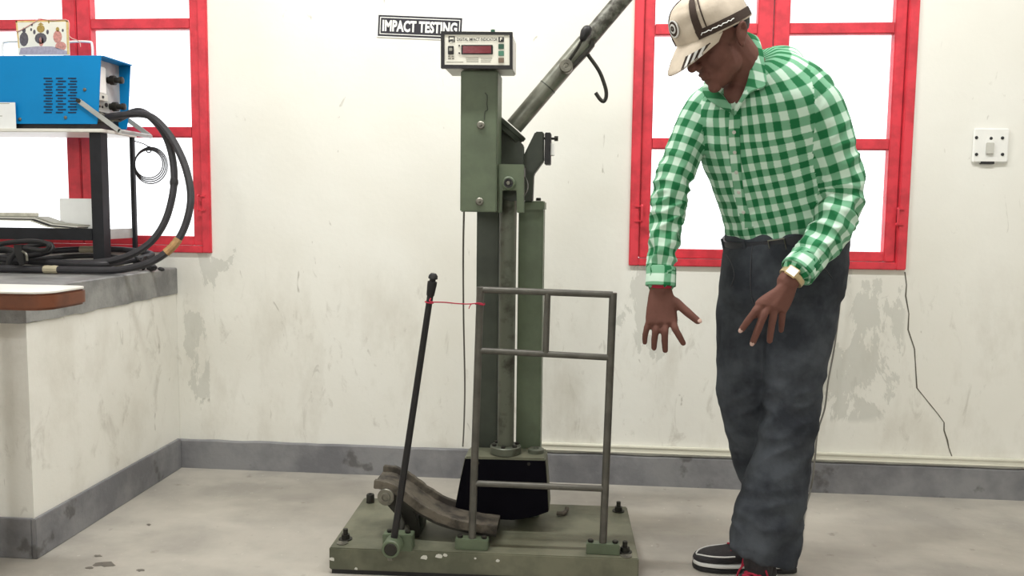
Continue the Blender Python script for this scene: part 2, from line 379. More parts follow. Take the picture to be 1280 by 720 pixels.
def window(n, W):
    x0, x1, z0, z1 = W['x0'], W['x1'], W['z0'], W['z1']; xc = (x0+x1)/2; fy0, fy1 = WY-.012, WY+.07
    fr = MB(); t = .034
    fr.box((x0, fy0, z0), (x0+t, fy1, z1)); fr.box((x1-t, fy0, z0), (x1, fy1, z1)); fr.box((x0+t, fy0, z0), (x1-t, fy1, z0+.026)); fr.box((x0+t, fy0, z1-t), (x1-t, fy1, z1))
    fo = struct(obj('window_%d' % n, fr, M['red'], org=(xc, WY, z0), bevel=.003))
    for sgn in (-1, 1):
        a, b = (x0+t+.002, xc-.002) if sgn < 0 else (xc+.002, x1-t-.002)
        st, sy0, sy1 = .038, WY+.004, WY+.044
        sa = MB(); zb, zt_ = z0+.028, z1-t-.002; cw = .054
        la, lb = (st, cw) if sgn < 0 else (cw, st)
        sa.box((a, sy0, zb), (a+la, sy1, zt_)); sa.box((b-lb, sy0, zb), (b, sy1, zt_))
        sa.box((a+la, sy0, zb), (b-lb, sy1, zb+.034)); sa.box((a+la, sy0, zt_-.04), (b-lb, sy1, zt_))
        so = obj('sash', sa, M['red'], fo, bevel=.003)
        zz = [zb+.034]+[r for r in W['rails']]+[zt_-.04]
        for r in W['rails']:
            obj('glazing_bar', MB().box((a+la-.002, sy0+.003, r-.02), (b-lb+.002, sy1-.003, r+.02)), M['red'], so, bevel=.004)
        for k in range(len(zz)-1):
            lo_ = zz[k]+(.02 if k else 0); hi_ = zz[k+1]-(.02 if k < len(zz)-2 else 0)
            obj('pane', MB().box((a+la-.004, sy0+.016, lo_-.004), (b-lb+.004, sy0+.02, hi_+.004)), M['glass'], so)
    # a staple-shaped catch on each jamb
    for sgn in (-1, 1):
        xj = x0+.03 if sgn < 0 else x1-.03; zc = z0+.19; h = MB(); yy = fy0-.004
        h.tube(spline([(xj-sgn*.012, fy0+.002, zc+.026), (xj-sgn*.012, yy-.01, zc+.026), (xj-sgn*.012, yy-.01, zc-.026), (xj-sgn*.012, fy0+.002, zc-.026)], 3), .004, 6)
        h.box((min(xj-sgn*.014, xj+sgn*.012), yy, zc-.03), (max(xj-sgn*.014, xj+sgn*.012), yy+.006, zc-.024)); h.box((min(xj-sgn*.014, xj+sgn*.012), yy, zc+.024), (max(xj-sgn*.014, xj+sgn*.012), yy+.006, zc+.03))
        obj('catch', h, M['red'], fo)
window(1, W1); window(2, W2)

#@@PLATFORM@@
# ------------------------------------------------------------------ masonry platform on the left
PX, PY, PZ = -1.573, 2.23, .785
root = thing('masonry_platform', (-2.2, 2.67, 0), 'built-in plastered masonry platform with grey cement top at left of room', 'platform')
obj('plaster_body', MB().box((RX0+.002, PY, 0), (PX, WY-.001, PZ-.10)), M['wall'], root)
sl = MB(); R = []
for i in range(31):   # cement top: ragged lower edge over the plaster
    y = lerp(PY-.006, WY-.001, i/30); dz = .006*noise.noise(V((y*9, 1, 0)))+.006*noise.noise(V((y*23, 4, 0)))
    R.append([(PX+.0055, y, PZ-.004), (PX+.0055, y, PZ-.10+dz), (PX-.02, y, PZ-.102+dz), (RX0+.003, y, PZ-.1), (RX0+.003, y, PZ), (PX+.001, y, PZ)])
sl.rings(R); obj('cement_top', sl, M['ledge'], root)
sk = MB(); h = .118
sk.box((PX, PY-.014, 0), (PX+.014, WY-.02, h)); sk.box((RX0+.003, PY-.014, 0), (PX, PY, h))
obj('skirting', sk, M['skirt'], root, bevel=.002)

#@@MACHINE@@
# ------------------------------------------------------------------ impact testing machine
mc = thing('impact_testing_machine', (-.273, 2.436, 0), 'olive green pendulum impact testing machine standing on the concrete floor', 'machine')
FL, FR, BR, BL = V((-.697, 2.219, 0)), V((.163, 2.241, 0)), V((.150, 2.652, 0)), V((-.708, 2.632, 0))
def up(p, z): return V((p.x, p.y, z))
cen = (FL+FR+BR+BL)/4
BT = .075
bp_ = obj('base_plate', MB().prism([up(p, .012) for p in (FL, FR, BR, BL)], (0, 0, BT-.012)), M['basegreen'], mc, bevel=.003)
obj('rubber_pad', MB().prism([up(cen+(p-cen)*.985, 0) for p in (FL, FR, BR, BL)], (0, 0, .012)), M['black'], mc)
for x, y, s_ in ((530,697,5),(549,695,6),(556,694,4),(594,698,2),(415,699,4),(445,711,3),(622,701,3)):   # bare chips in the paint
    p = at(x, y, lerp(2.219, 2.241, (x-411)/388.)-.0006)
    q = []
    for k in range(7):
        a = 2*PI*k/7; rr = s_*.0021*(.6+.5*random.random()); q.append(p+V((math.cos(a)*rr, 0, math.sin(a)*rr*.7)))
    obj('paint_chip', MB().prism(q, (0, .001, 0)), M['lightgrey'], bp_)
# bolts
def hexbolt(r=.013, h=.012, stud=.016, rs=.007):
    b = MB(); b.lathe((0,0,0), (0,0,1), [(0, r*1.5), (.003, r*1.5)], 18)
    b.rings([[V((math.cos(PI/3*k+.3)*r, math.sin(PI/3*k+.3)*r, z)) for k in range(6)] for z in (.003, .003+h)])
    b.cyl((0,0,.003+h), (0,0,.003+h+stud), rs, rs, 10); return b.mesh('bolt', bevel=.0006)
hb = hexbolt(); hb.materials.append(M['darkmetal'])
for x, y in ((432,674),(773,639),(781,690)): inst('anchor_bolt', hb, M['darkmetal'], mc, atz(x, y, BT), x)
obj('round_stud', MB().lathe(atz(463, 628, BT), (0,0,1), [(0,.013),(.024,.013),(.028,.011),(.028,.006),(.024,.005)], 18), M['darkmetal'], mc)
ws = MB().lathe((0,0,0), (0,0,1), [(0,.016),(.002,.016),(.002,.005),(.0005,.004)], 20).mesh('washer'); ws.materials.append(M['steel'])
for x, y in ((428,679),(783,695)): inst('washer', ws, M['steel'], mc, atz(x, y, BT))
# columns
def pbox(px0, py0, px1, py1, Y0, Y1):
    a = at(px0, py0, Y0); b = at(px1, py1, Y0)
    return MB().box((a.x, Y0, b.z), (b.x, Y1, a.z))
def vbox(pxl, pxr, py, Y0, Y1, z0, z1):
    a = at(pxl, py, Y0); b = at(pxr, py, Y0); return MB().box((a.x, Y0, z0), (b.x, Y1, z1))
zcap = at(670, 262, 2.52).z
obj('column', vbox(595.5, 623.5, 330, 2.52, 2.62, BT, 1.10), M['green2'], mc, bevel=.003)  # left column: its shade is painted in with the darker green
obj('column', vbox(647.5, 678.5, 330, 2.52, 2.62, BT, zcap), M['green'], mc, bevel=.003)
obj('column_cap', pbox(653, 251, 680.5, 263.5, 2.51, 2.63), M['green'], mc, bevel=.004)
p = at(673, 251, 2.55); obj('cap_bolt', MB().lathe(p, (0,0,1), [(0,.008),(.007,.008),(.009,.006)], 6), M['darkmetal'], mc)
# release bracket behind the cover
poly = [(640,240),(640,206),(653,197),(669,164.5),(679.5,164.5),(679.5,201),(667,218),(665.5,252),(655,252),(655,240)]
obj('release_bracket', MB().prism([at(x, y, 2.50) for x, y in poly], (0, .05, 0)), M['green2'], mc, bevel=.003)
tb = obj('trip_block', pbox(681, 165.5, 688, 205.5, 2.49, 2.55), M['black'], mc, bevel=.002)
a = at(688, 173, 2.52); obj('trip_screw', MB().cyl(at(678,173,2.52), at(695,173.4,2.52), .0035, n=10).lathe(at(693,173.3,2.52), (1,0,0), [(0,.0075),(.011,.0075)], 6), M['darkmetal'], tb)
obj('trip_plate', pbox(688, 179, 692.5, 194, 2.50, 2.54), M['white'], tb, bevel=.001)
# arm mount block and raised arm
poly = [(621,152),(629,154),(654,181),(654,197),(654,212),(621,212)]
obj('arm_mount', MB().prism([at(x, y, 2.47) for x, y in poly], (0, .05, 0)), M['green2'], mc, bevel=.003)
AY = 2.495
def arm(t): return at(658+119*t, 140-140*t, AY)     # centre line of the raised arm
ad = (arm(1)-arm(0)).normalized()
c0 = arm(-.175)
obj('arm_flange', MB().lathe(c0-ad*.012, ad, [(0,.044),(.002,.047),(.014,.047),(.016,.05),(.026,.05),(.028,.047)], 32), M['green2'], mc)
sleeve = obj('arm_sleeve', MB().lathe(arm(-.13), ad, [(0,.0265),((arm(.62)-arm(-.13)).length,.0265)], 28), M['tube'], mc)
L2 = (arm(1.9)-arm(.55)).length
obj('arm_pipe', MB().lathe(arm(.55), ad, [(0,.0245),(L2-.12,.0245),(L2-.12,.029),(L2-.01,.029),(L2,.02)], 28), M['rust'], mc)
obj('collar', MB().lathe(arm(.22), ad, [(0,.0266),(0,.0275),(.003,.0275),(.003,.0266)], 28), M['green2'], sleeve)
obj('clamp_cover', MB().prism([at(x, y, AY-.024) for x, y in ((722,72),(737,58),(739,47),(744,55),(733,69),(713,90),(707,88))], (0, .03, 0)), M['darkmetal'], sleeve, bevel=.002)
lv = obj('clamp_lever', MB().tube([at(711,76,AY-.038), at(722,60,AY-.044), at(730,45,AY-.05)], [.005,.0045,.004], 8), M['darkmetal'], mc)
obj('lever_ball', MB().tube([at(729,47,AY-.05), at(732,41,AY-.05), at(733.5,38,AY-.05)], [.011,.0155,.0145], 14, round_ends=True), M['black'], lv)
obj('clamp_screw', MB().lathe(at(707.5,82,AY-.052), (0,1,0), [(0,.003),(0.001,.007),(0,.008),(0,.017),(.003,.0195),(.03,.0195)], 24), M['steel'], lv)
hp = spline([at(731,62,AY), at(736,70,AY), at(749,89,AY), at(756.6,109,AY), at(757.8,120,AY), at(755,126.5,AY), at(750.5,124.5,AY), at(744.5,116,AY)], 6)
obj('hook', MB().tube(hp, .0056, 8), M['darkmetal'], mc)
# cover panel, bracket plate and pivot
cv = obj('cover_panel', vbox(575.5, 621.5, 170, 2.34, 2.46, at(600,265,2.34).z, at(600,88,2.34).z), M['green'], mc, bevel=.003)
scm = MB().lathe((0,0,0), (0,-1,0), [(-.001,.0112),(.002,.0112),(.004,.0085),(.004,.004),(.0075,.0035),(.008,.001)], 18).mesh('cover_screw'); scm.materials.append(M['steel'])
for x, y in ((601,156.5),(599.5,252)): inst('cover_screw', scm, M['steel'], cv, at(x, y, 2.339))
sc = spline([at(x, y, 2.3388) for x, y in ((606,116),(609,120),(608.5,130),(609.5,137),(606,140),(605.5,150))], 5)
obj('scratch', MB().tube(sc, .0011, 5), M['green2'], cv)
poly = [(622.5,205),(655,205.5),(655,266),(646,266),(645.5,238),(628,238),(627,266),(622.5,266)]
bk = obj('bracket_plate', MB().prism([at(x, y, 2.36) for x, y in poly], (0, .012, 0)), M['green'], mc, bevel=.0015)
obj('bracket_web', pbox(623, 208, 654, 226, 2.372, 2.47), M['green2'], mc)
obj('pivot_disc', MB().lathe(at(640, 232, 2.42), (0,1,0), [(0,.045),(.04,.045)], 28), M['green2'], mc)
pv = at(636, 229, 2.359)
pn = obj('pivot_nut', MB().lathe(pv, (0,-1,0), [(0,.0185),(.008,.0185),(.01,.016)], 28), M['green'], mc)
obj('pivot_ring', MB().lathe(pv+V((0,-.01,0)), (0,-1,0), [(0,.0125),(.006,.0125),(.006,.009),(.002,.009)], 24), M['black'], pn)
obj('pivot_pin', MB().lathe(pv+V((0,-.01,0)), (0,-1,0), [(0,.0065),(.006,.0065),(.008,.005)], 6), M['steel'], pn)
# hanging pendulum
p0 = at(636, 229, 2.45); p1 = at(632, 562, 2.45)
pr = obj('pendulum_rod', MB().cyl(p1, p0, .0243, n=28), M['pend'], mc)
obj('rod_flange', MB().lathe(p1+V((0,0,-.008)), (0,0,1), [(0,.046),(.02,.046),(.022,.044),(.022,.026)], 32), M['pend'], mc)
fb = MB().rings([[V((math.cos(PI/3*k)*.007, math.sin(PI/3*k)*.007, z)) for k in range(6)] for z in (0,.006)]).mesh('flange_bolt'); fb.materials.append(M['darkmetal'])
for k in range(6): inst('flange_bolt', fb, M['darkmetal'], mc, p1+V((math.cos(k*PI/3+.4)*.036, math.sin(k*PI/3+.4)*.036, .014)))
HY0, HY1 = 2.40, 2.505
poly = [(581,571),(682,573.5),(684.5,608),(686.5,640),(672,645),(655,649),(640,650.5),(622,649.5),(606,646),(568.5,634),(575,600)]
obj('hammer', MB().prism([at(x, y, HY0) for x, y in poly], (0, HY1-HY0, 0)), M['basegreen'], mc, bevel=.004)
fp = obj('hammer_face', MB().prism([at(x, y, HY0) for x, y in [(581.5,573.5),(681.5,576),(684,608),(685.5,639),(672,644),(655,648),(640,649.5),(622,648.5),(606,645),(569.5,633.5),(575.5,600)]], (0, -.004, 0)), M['hammerblack'], mc)
hs = MB().lathe((0,0,0), (0,-1,0), [(0,.005),(.0015,.005),(.0015,.003),(.0002,.003)], 12).mesh('hammer_screw'); hs.materials.append(M['darkmetal'])
for x, y in ((661,580),(597,579)): inst('hammer_screw', hs, M['darkmetal'], fp, at(x, y, HY0-.0041))
q = at(672, 568, 2.45); zt_ = at(640, 571.5, HY0).z
q = atz(670, 565, zt_); obj('hammer_nut', MB().lathe(q+V((0,0,-.002)), (0,0,1), [(0,.024),(.012,.024),(.014,.021),(.014,.009),(.010,.008)], 24), M['pend'], mc)
# guard rail
gr_ = [('post', [at(600.5,359,2.262), at(590,674,2.262)]), ('post', [at(766.5,366,2.272), at(753.5,684,2.272)]),
       ('rail', [at(600,362,2.262), at(766,368.5,2.272)]), ('rail', [at(598,438,2.262), at(763,447,2.272)]),
       ('rail', [at(593,604,2.262), at(756,611,2.272)]), ('short_post', [at(684.5,366,2.267), at(682,442,2.267)])]
gd = obj('guard_rail', MB().tube(gr_[2][1], .0092, 12), M['railsteel'], mc)
for i, (nm, pts) in enumerate(gr_):
    if i != 2: obj(nm, MB().tube(pts, .0105 if nm == 'post' else .0088, 12), M['railsteel'], gd)
fbm = MB().rings([[V((math.cos(PI/3*k)*.0085, math.sin(PI/3*k)*.0085, z)) for k in range(6)] for z in (0,.007)]).mesh('foot_bolt', bevel=.001); fbm.materials.append(M['darkmetal'])
for cx, Yc in ((590,2.262),(753.5,2.272)):
    b0 = at(cx, 684, Yc); f_ = MB().box((b0.x-.046, Yc-.016, BT), (b0.x+.046, Yc+.018, BT+.03))
    obj('foot_block', f_, M['green'], gd, bevel=.002)
    for s_ in (-1, 1): inst('foot_bolt', fbm, M['darkmetal'], gd, (b0.x+s_*.034, Yc, BT+.03))
# brake: hand lever, hub, curved shoe
h0 = at(490, 684, 2.19); h1 = at(540.5, 352, 2.17)
ld = (h1-h0).normalized(); LL = (h1-h0).length
lev = obj('hand_lever', MB().tube([h0+V((0,.012,0)), h0+ld*LL*.97], [.0098, .0085], 12), M['black'], mc)
obj('lever_grip', MB().lathe(h0+ld*(LL-.04), ld, [(0,.0085),(.004,.0105),(.03,.0125),(.04,.0125),(.042,.008),(.046,.008),(.048,.0125),(.056,.0118),(.062,.007)], 18), M['black'], lev)
hub = obj('brake_hub', MB().lathe(h0+V((0,-.018,0)), (0,1,0), [(0,.004),(0,.0145),(.0015,.0145),(.0015,.0175),(0,.0185),(0,.023),(.003,.0255),(.045,.0255)], 30), M['green'], mc)
obj('hub_ring', MB().lathe(h0+V((0,-.0195,0)), (0,1,0), [(0,.015),(.002,.0175)], 28), M['darkmetal'], hub)
obj('hub_key', MB().box((h0.x-.011, h0.y-.008, h0.z-.036), (h0.x+.003, h0.y+.01, h0.z-.018)), M['steel'], hub, bevel=.001)
a = at(478, 664, 2.225); b = at(515, 690, 2.225)
blk = obj('brake_block', MB().box((a.x, 2.225, BT-.012), (b.x, 2.265, BT+.043)), M['green'], mc, bevel=.002)
for s_ in (a.x+.016, b.x-.016): inst('foot_bolt', fbm, M['darkmetal'], blk, (s_, 2.245, BT+.043))
# shoe: a curved trough running left-up to right-down, two dark edge strips
fr_pts = [at(468,604,2.30), at(486,607,2.30), at(504,617,2.30), at(524,632,2.30), at(546,645,2.30), at(570,653,2.30), at(596,658,2.30), at(621,661,2.30)]
S = spline(fr_pts, 5)
def strip(y0, y1, up0, th, i0=0, i1=None, jit=0):
    mb = MB(); R = []; SS = S[i0:i1]
    for k, p in enumerate(SS):
        p = V(p); nxt = V(SS[min(k+1, len(SS)-1)]); prv = V(SS[max(k-1, 0)]); t = (nxt-prv).normalized(); nn = V((-t.z, 0, t.x)); nn = nn if nn.z > 0 else -nn
        j = jit*noise.noise(V((k*.6, y0*30, 0)))
        b_ = p+nn*(up0+j); tp = b_+nn*th
        R.append([V((b_.x,y0,b_.z)), V((b_.x,y1,b_.z)), V((tp.x,y1,tp.z)), V((tp.x,y0,tp.z))])
    mb.rings(R); return mb
sh = obj('brake_shoe', strip(2.31, 2.40, -.006, .010, jit=.002), M['brakewood'], mc, bevel=.001)
obj('shoe_edge', strip(2.292, 2.310, -.014, .024, jit=.003), M['brakewood'], sh, bevel=.0015)
obj('shoe_edge', strip(2.398, 2.416, -.004, .024, 0, 27, jit=.003), M['brakewood'], sh, bevel=.0015)
obj('shoe_underband', strip(2.296, 2.41, -.022, .008, 4), M['darkmetal'], sh)
ro = at(482, 622, 2.285)
rl = obj('brake_roller', MB().lathe(ro, (0,1,0), [(0,.003),(0,.009),(-.004,.010),(-.004,.013),(0,.014),(0,.023),(.002,.0245),(.014,.0245),(.016,.02),(.02,.02),(.15,.02)], 28), M['steel'], mc)
sp_ = at(508, 650, 2.33)
obj('brake_support', MB().prism([at(x, y, 2.315) for x, y in ((478,618),(492,612),(512,628),(520,645),(524,672),(500,672),(500,650),(484,632))], (0, .03, 0)), M['darkmetal'], mc, bevel=.002)
obj('brake_shaft', MB().cyl(h0+V((0,.03,0)), V((h0.x+.02, 2.42, BT+.03)), .014, n=16), M['steel'], mc)
obj('brake_bearing', MB().box((h0.x-.02, 2.36, BT), (h0.x+.05, 2.43, BT+.05)), M['green2'], mc, bevel=.003)
obj('brake_link', MB().tube([at(497,640,2.30), at(503,655,2.29), at(500,668,2.28)], .009, 10), M['darkmetal'], mc)
bl = atz(702, 645, BT)
obj('bent_pin', MB().tube(spline([bl+V((-.015,0,.008)), bl+V((.004,0,.008)), bl+V((.014,.02,.01)), bl+V((.016,.03,.016))], 4), .0068, 8), M['brakewood'], mc)
# digital indicator on top of the cover
IY = 2.31
a = at(551, 39.5, IY); b = at(640.5, 85.5, IY); dxs = (b.x-a.x)/89.5
def ip(x, y, d=0): p = at(x, y, IY); return V((p.x, IY-d, p.z))
hz = obj('digital_indicator', MB().box((a.x+.006, IY+.012, b.z+.003), (b.x-.003, IY+.15, a.z-.003)), M['lightgrey'], mc, bevel=.003)
bz = MB(); o4 = [ip(551,39), ip(640.5,40), ip(640.5,86), ip(551,85)]; i4 = [ip(555.5,43), ip(637,43.5), ip(637,81.5), ip(555.5,80.8)]
for k in range(4): bz.prism([o4[k], o4[(k+1) % 4], i4[(k+1) % 4], i4[k]], (0, .016, 0))
obj('bezel', bz, M['black'], hz)
obj('face_plate', MB().prism([ip(555,42.5,-.002), ip(637.5,43,-.002), ip(637.5,82,-.002), ip(555,81.3,-.002)], (0,.01,0)), M['facewhite'], hz)
FO = -.0018
def rect(x0, y0, x1, y1, d=0, th=.002): return MB().prism([ip(x0,y0,d-.002), ip(x1,y0,d-.002), ip(x1,y1,d-.002), ip(x0,y1,d-.002)], (0, th, 0))
obj('display_frame', rect(576.5, 56, 616, 68, .0022), M['black'], hz, bevel=.001)
obj('display_window', rect(578.5, 57.6, 614, 66.6, .0032), M['displayred'], hz)
for y, mt_ in ((49.2,'black'),(58,'btn_green'),(66.5,'btn_teal'),(75.2,'btn_brown')): obj('key_pad', rect(623, y-3, 629.8, y+3.2, .0018), M[mt_], hz, bevel=.0005)
obj('rocker_switch', rect(560, 57.5, 567, 68, .004, .006), M['black'], hz, bevel=.001)
obj('rocker_key', rect(561.5, 60, 565.5, 64, .0055, .004), M['greyink'], hz, bevel=.0008)
for y in (56.8, 66.2): obj('indicator_light', MB().lathe(ip(574, y, -.002), (0,-1,0), [(0,.0022),(.002,.0022),(.003,.001)], 10), M['black'], hz)
ex, ey = V((1,0,-.006)), V((.006,0,1))
def itext(t, x, y, w_, h_, mt_, off=0): obj('lettering', text_mb(t, ip(x, y+h_, -.0014), ex, ey, w_*dxs, h_*dxs, .0008, off), M[mt_], hz)
itext('DIGITAL IMPACT INDICATOR', 571, 47.3, 50.5, 3.8, 'ink', .012)
for k in range(3):
    obj('fine_print', rect(582+k*.5, 72+k*2.2, 598, 72.8+k*2.2, .0004), M['greyink'], hz); obj('fine_print', rect(601, 72.3+k*2.2, 615-k, 73+k*2.2, .0004), M['greyink'], hz)
obj('fine_print', rect(558, 77, 579, 77.7, .0004), M['greyink'], hz); obj('fine_print', rect(630, 44.2, 635.5, 44.9, .0004), M['greyink'], hz)
lg = MB()   # square mark: open box with small letters below
for r_ in ((560.5,45,568.5,46.3),(560.5,45,561.7,52.5),(567.2,45,568.5,52.5),(562.5,49,566.5,50.2)):
    t_ = rect(*r_, .0005); lg.add(t_.v, t_.f)
t_ = text_mb('PSI', ip(561.8, 53, -.0012), ex, ey, 6*dxs, 2.9*dxs, .0008, .03); lg.add(t_.v, t_.f)
obj('logo_mark', lg, M['ink'], hz)
for x0_, y0_, x1_, y1_ in ((560,69.5,562.5,71),(564.5,69.5,567.3,71),(560,72,563.5,74),(565,72,567.5,74)): obj('fine_print', rect(x0_, y0_, x1_, y1_, .0004), M['greyink'], hz)
obj('key_mark', text_mb('F', ip(625, 51.2, .001), ex, ey, 3*dxs, 4*dxs, .0012, .02), M['facewhite'], hz)
obj('top_knob', MB().lathe(ip(613, 40)+V((0,.06,0)), (0,0,1), [(0,.005),(.006,.005),(.006,.0062),(.018,.0062),(.019,.004)], 14), M['btn_green'], hz)
obj('top_screw', MB().lathe(ip(592, 40.5)+V((0,.06,0)), (0,0,1), [(0,.006),(.003,.005),(.004,.002)], 12), M['steel'], hz)

# loose wire hanging from the cover to the floor, red string
wp = [V((at(580,262,2.44).x, 2.44, at(580,262,2.44).z))]+[at(x, y, Y) for x, y, Y in ((579,320,2.6),(579.5,400,2.85),(581,480,3.0),(580,530,3.06),(578.5,558,3.085))]
tag(obj('hanging_wire', MB().tube(spline(wp, 8), .0034, 6), M['greywire'], org=wp[-1]), 'thin grey wire hanging down the wall left of the machine column', 'wire')
sp0 = [at(538.5,373,2.155), at(537,376,2.15), at(541,377.5,2.15), at(556,378,2.18), at(572,379.5,2.21), at(586,380,2.235), at(598,379,2.245), at(604,380,2.246)]
rs = MB().tube(spline(sp0, 6), .0017, 6)
rs.tube(spline([at(589,380,2.236), at(587,383,2.232), at(586,386,2.23)], 4), .0013, 5)
lp = h0+ld*(LL*.925); e1 = ld.orthogonal().normalized(); e2 = ld.cross(e1)
rs.tube([lp+(e1*math.cos(2*PI*k/12)+e2*math.sin(2*PI*k/12))*.0108 for k in range(12)], .0018, 6, closed=True)
gp = at(600,380,2.262); rs.tube([gp+V((math.cos(2*PI*k/12)*.0126, math.sin(2*PI*k/12)*.0126, .002*math.sin(k))) for k in range(12)], .0018, 6, closed=True)
tag(obj('red_string', rs, M['redstring'], org=sp0[-1]), 'red string tying the black hand lever to the guard rail', 'string')

#@@WALLTHINGS@@
# ------------------------------------------------------------------ things on the wall
o_ = at(472.4, 45, WY); tl = at(473, 18.8, WY); trr = at(577.5, 23, WY); ex = (trr-tl).normalized(); ey = (tl-o_).normalized(); ey = (ey-ex*ey.dot(ex)).normalized(); wS = (trr-tl).length; hS = (tl-o_).length
sg = thing('wall_sign', at(525, 34, WY), 'black and white sign reading IMPACT TESTING on the cream wall', 'sign')
def srect(m_, d, th): return MB().prism([o_+ex*x+ey*y+V((0,-d,0)) for x, y in ((m_,m_),(wS-m_,m_),(wS-m_,hS-m_),(m_,hS-m_))], (0, th, 0))
obj('backing', srect(-.004, .003, .003), M['white'], sg); obj('border', srect(0, .0036, .003), M['signblack'], sg)
obj('inline', srect(.0068, .0042, .003), M['white'], sg); obj('field', srect(.0098, .0048, .003), M['signblack'], sg)
obj('lettering', text_mb('IMPACT TESTING', o_+ex*.0165+ey*.017+V((0,-.0048,0)), ex, ey, wS-.033, hS-.034, .0008, .042, 1.03), M['white'], sg)
a = at(1216, 160, WY); b = at(1258, 204, WY)
swp = thing('wall_switch', ((a.x+b.x)/2, WY, (a.z+b.z)/2), 'square white switch plate with four dark screws on the wall', 'switch')
obj('plate', MB().box((a.x, WY-.012, b.z), (b.x, WY, a.z)), M['white'], swp, bevel=.005, seg=3)
obj('back_box', MB().box((a.x+.03, WY-.01, b.z-.004), (b.x-.045, WY, b.z+.01)), M['ink'], swp)
sm_ = MB().lathe((0,0,0), (0,-1,0), [(0,.0055),(.0018,.0055),(.0025,.003)], 14).mesh('screw'); sm_.materials.append(M['ink'])
for x, y in ((1220.5,172),(1253,172.5),(1220.5,193),(1253,193)): inst('screw', sm_, M['ink'], swp, at(x, y, WY-.012))
obj('toggle', pbox(1234, 178, 1242.5, 192.5, WY-.02, WY-.01), M['lightgrey'], swp, bevel=.002)
obj('toggle_mount', pbox(1233.5, 171, 1243, 193.5, WY-.0135, WY-.01), M['white'], swp, bevel=.001)
for y in (173, 189.5): inst('screw', sm_, M['ink'], swp, at(1238.7, y, WY-.012))

#@@LEFT@@
# ------------------------------------------------------------------ equipment on the platform
SY0, SY1 = 2.84, 3.06          # front and rear of the stand
sxr = at(128, 240, SY0).x      # right edge of the stand
szt = at(60, 161, SY0).z       # table top
st = thing('equipment_stand', (-1.95, 2.95, PZ), 'black angle iron stand with white top standing on the masonry platform', 'stand')
def leg(x, y, z0, z1, w_=.042):
    mb = MB(); mb.box((x-w_, y, z0), (x, y+.005, z1)); mb.box((x-.005, y+.005, z0), (x, y+w_, z1)); return mb
zf = PZ
obj('leg', leg(sxr, SY0, zf, szt-.012), M['frameblack'], st)
obj('leg', leg(at(168,240,SY1-.03).x, SY1-.03, zf, szt-.012, .014), M['frameblack'], st)
for y in (SY0, SY1-.042): obj('leg', leg(-2.40, y, zf, szt-.012), M['frameblack'], st)
obj('top_board', MB().box((-2.46, SY0-.01, szt-.012), (sxr+.012, SY1, szt)), M['lam'], st, bevel=.002)
zs = at(60, 292, SY0).z
obj('shelf_rail', MB().box((-2.40, SY0-.004, zs-.022), (sxr-.042, SY0, zs+.02)), M['frameblack'], st)
obj('shelf_rail', MB().box((sxr-.004, SY0+.043, zs-.018), (sxr, SY1-.03, zs+.018)), M['alu'], st)
obj('shelf_board', MB().box((-2.40, SY0+.004, zs+.006), (sxr-.006, SY1-.045, zs+.014)), M['lam'], st)
# welding machine
BY0, BY1 = 2.85, 3.045
wx1 = at(126, 110, BY0).x; wzt = at(60, 69.5, BY0).z; wzb = szt+.018
wm = thing('welding_machine', (-1.95, 2.95, szt), 'bright blue box welding machine with slotted side on the stand', 'welding machine')
# hood: two side walls with slanting front edge, a top and a back
hd = MB(); t = .004; fx_top = wx1+.004; fx_bot = at(121, 152, BY0).x
prof = lambda y: [(-2.35, y, wzb), (fx_bot, y, wzb), (fx_bot+.006, y, wzb+.03), (fx_top, y, wzt), (-2.35, y, wzt)]
hd.prism(prof(BY0), (0, t, 0)); hd.prism(prof(BY1-t), (0, t, 0))
hd.box((-2.35, BY0+t, wzt-t), (fx_top+.008, BY1-t, wzt)); hd.box((-2.35, BY0+t, wzb), (-2.346, BY1-t, wzt-t))
hood = obj('hood', hd, M['blue'], wm, bevel=.0008)
for r_ in range(13):
    py_ = 98+r_*3.55
    for k in range(3):
        px_ = 56+k*15.2+(1 if r_ % 2 else -1)*1.2
        a = at(px_, py_, BY0); wd_ = .026 if (r_+k) % 2 else .03
        obj('vent_slot', MB().box((a.x, BY0-.0012, a.z-.0022), (a.x+wd_, BY0+.001, a.z+.0022)), M['blue_dark'], hood)
scw = MB().lathe((0,0,0), (0,-1,0), [(0,.006),(.002,.006),(.004,.003)], 12).mesh('hood_screw'); scw.materials.append(M['steel'])
for x, y in ((106,112),(82,147),(25,149)): inst('hood_screw', scw, M['steel'], hood, at(x, y, BY0))
pxx = fx_bot-.022   # recessed front panel
pn_ = obj('front_panel', MB().box((pxx-.006, BY0+t, wzb+.05), (pxx, BY1-t, wzt-t)), M['panel'], wm)
obj('lower_panel', MB().box((pxx-.03, BY0+t, wzb), (pxx-.008, BY1-t, wzb+.05)), M['darkmetal'], wm)
obj('chassis', MB().box((-2.34, BY0+.01, szt), (fx_bot-.03, BY1-.01, wzb)), M['black'], wm)
obj('meter', MB().box((pxx, BY0+.018, wzt-.125), (pxx+.018, BY0+.075, wzt-.03)), M['white'], pn_, bevel=.003)
obj('meter_base', MB().box((pxx, BY0+.016, wzt-.15), (pxx+.02, BY0+.08, wzt-.125)), M['lightgrey'], pn_, bevel=.002)
obj('meter_screw', MB().lathe((pxx+.02, BY0+.045, wzt-.137), (1,0,0), [(0,.005),(.003,.005)], 10), M['ink'], pn_)
for y, z, s_ in ((BY0+.115, wzt-.068, 1.0), (BY0+.125, wzb+.075, 1.0)):
    obj('control_knob', MB().lathe((pxx, y, z), (1,0,0), [(0,.012),(.012,.012),(.012,.017),(.028,.017),(.03,.010),(.046,.010),(.046,.013),(.056,.012),(.058,.006)], 18), M['darkmetal'], pn_)
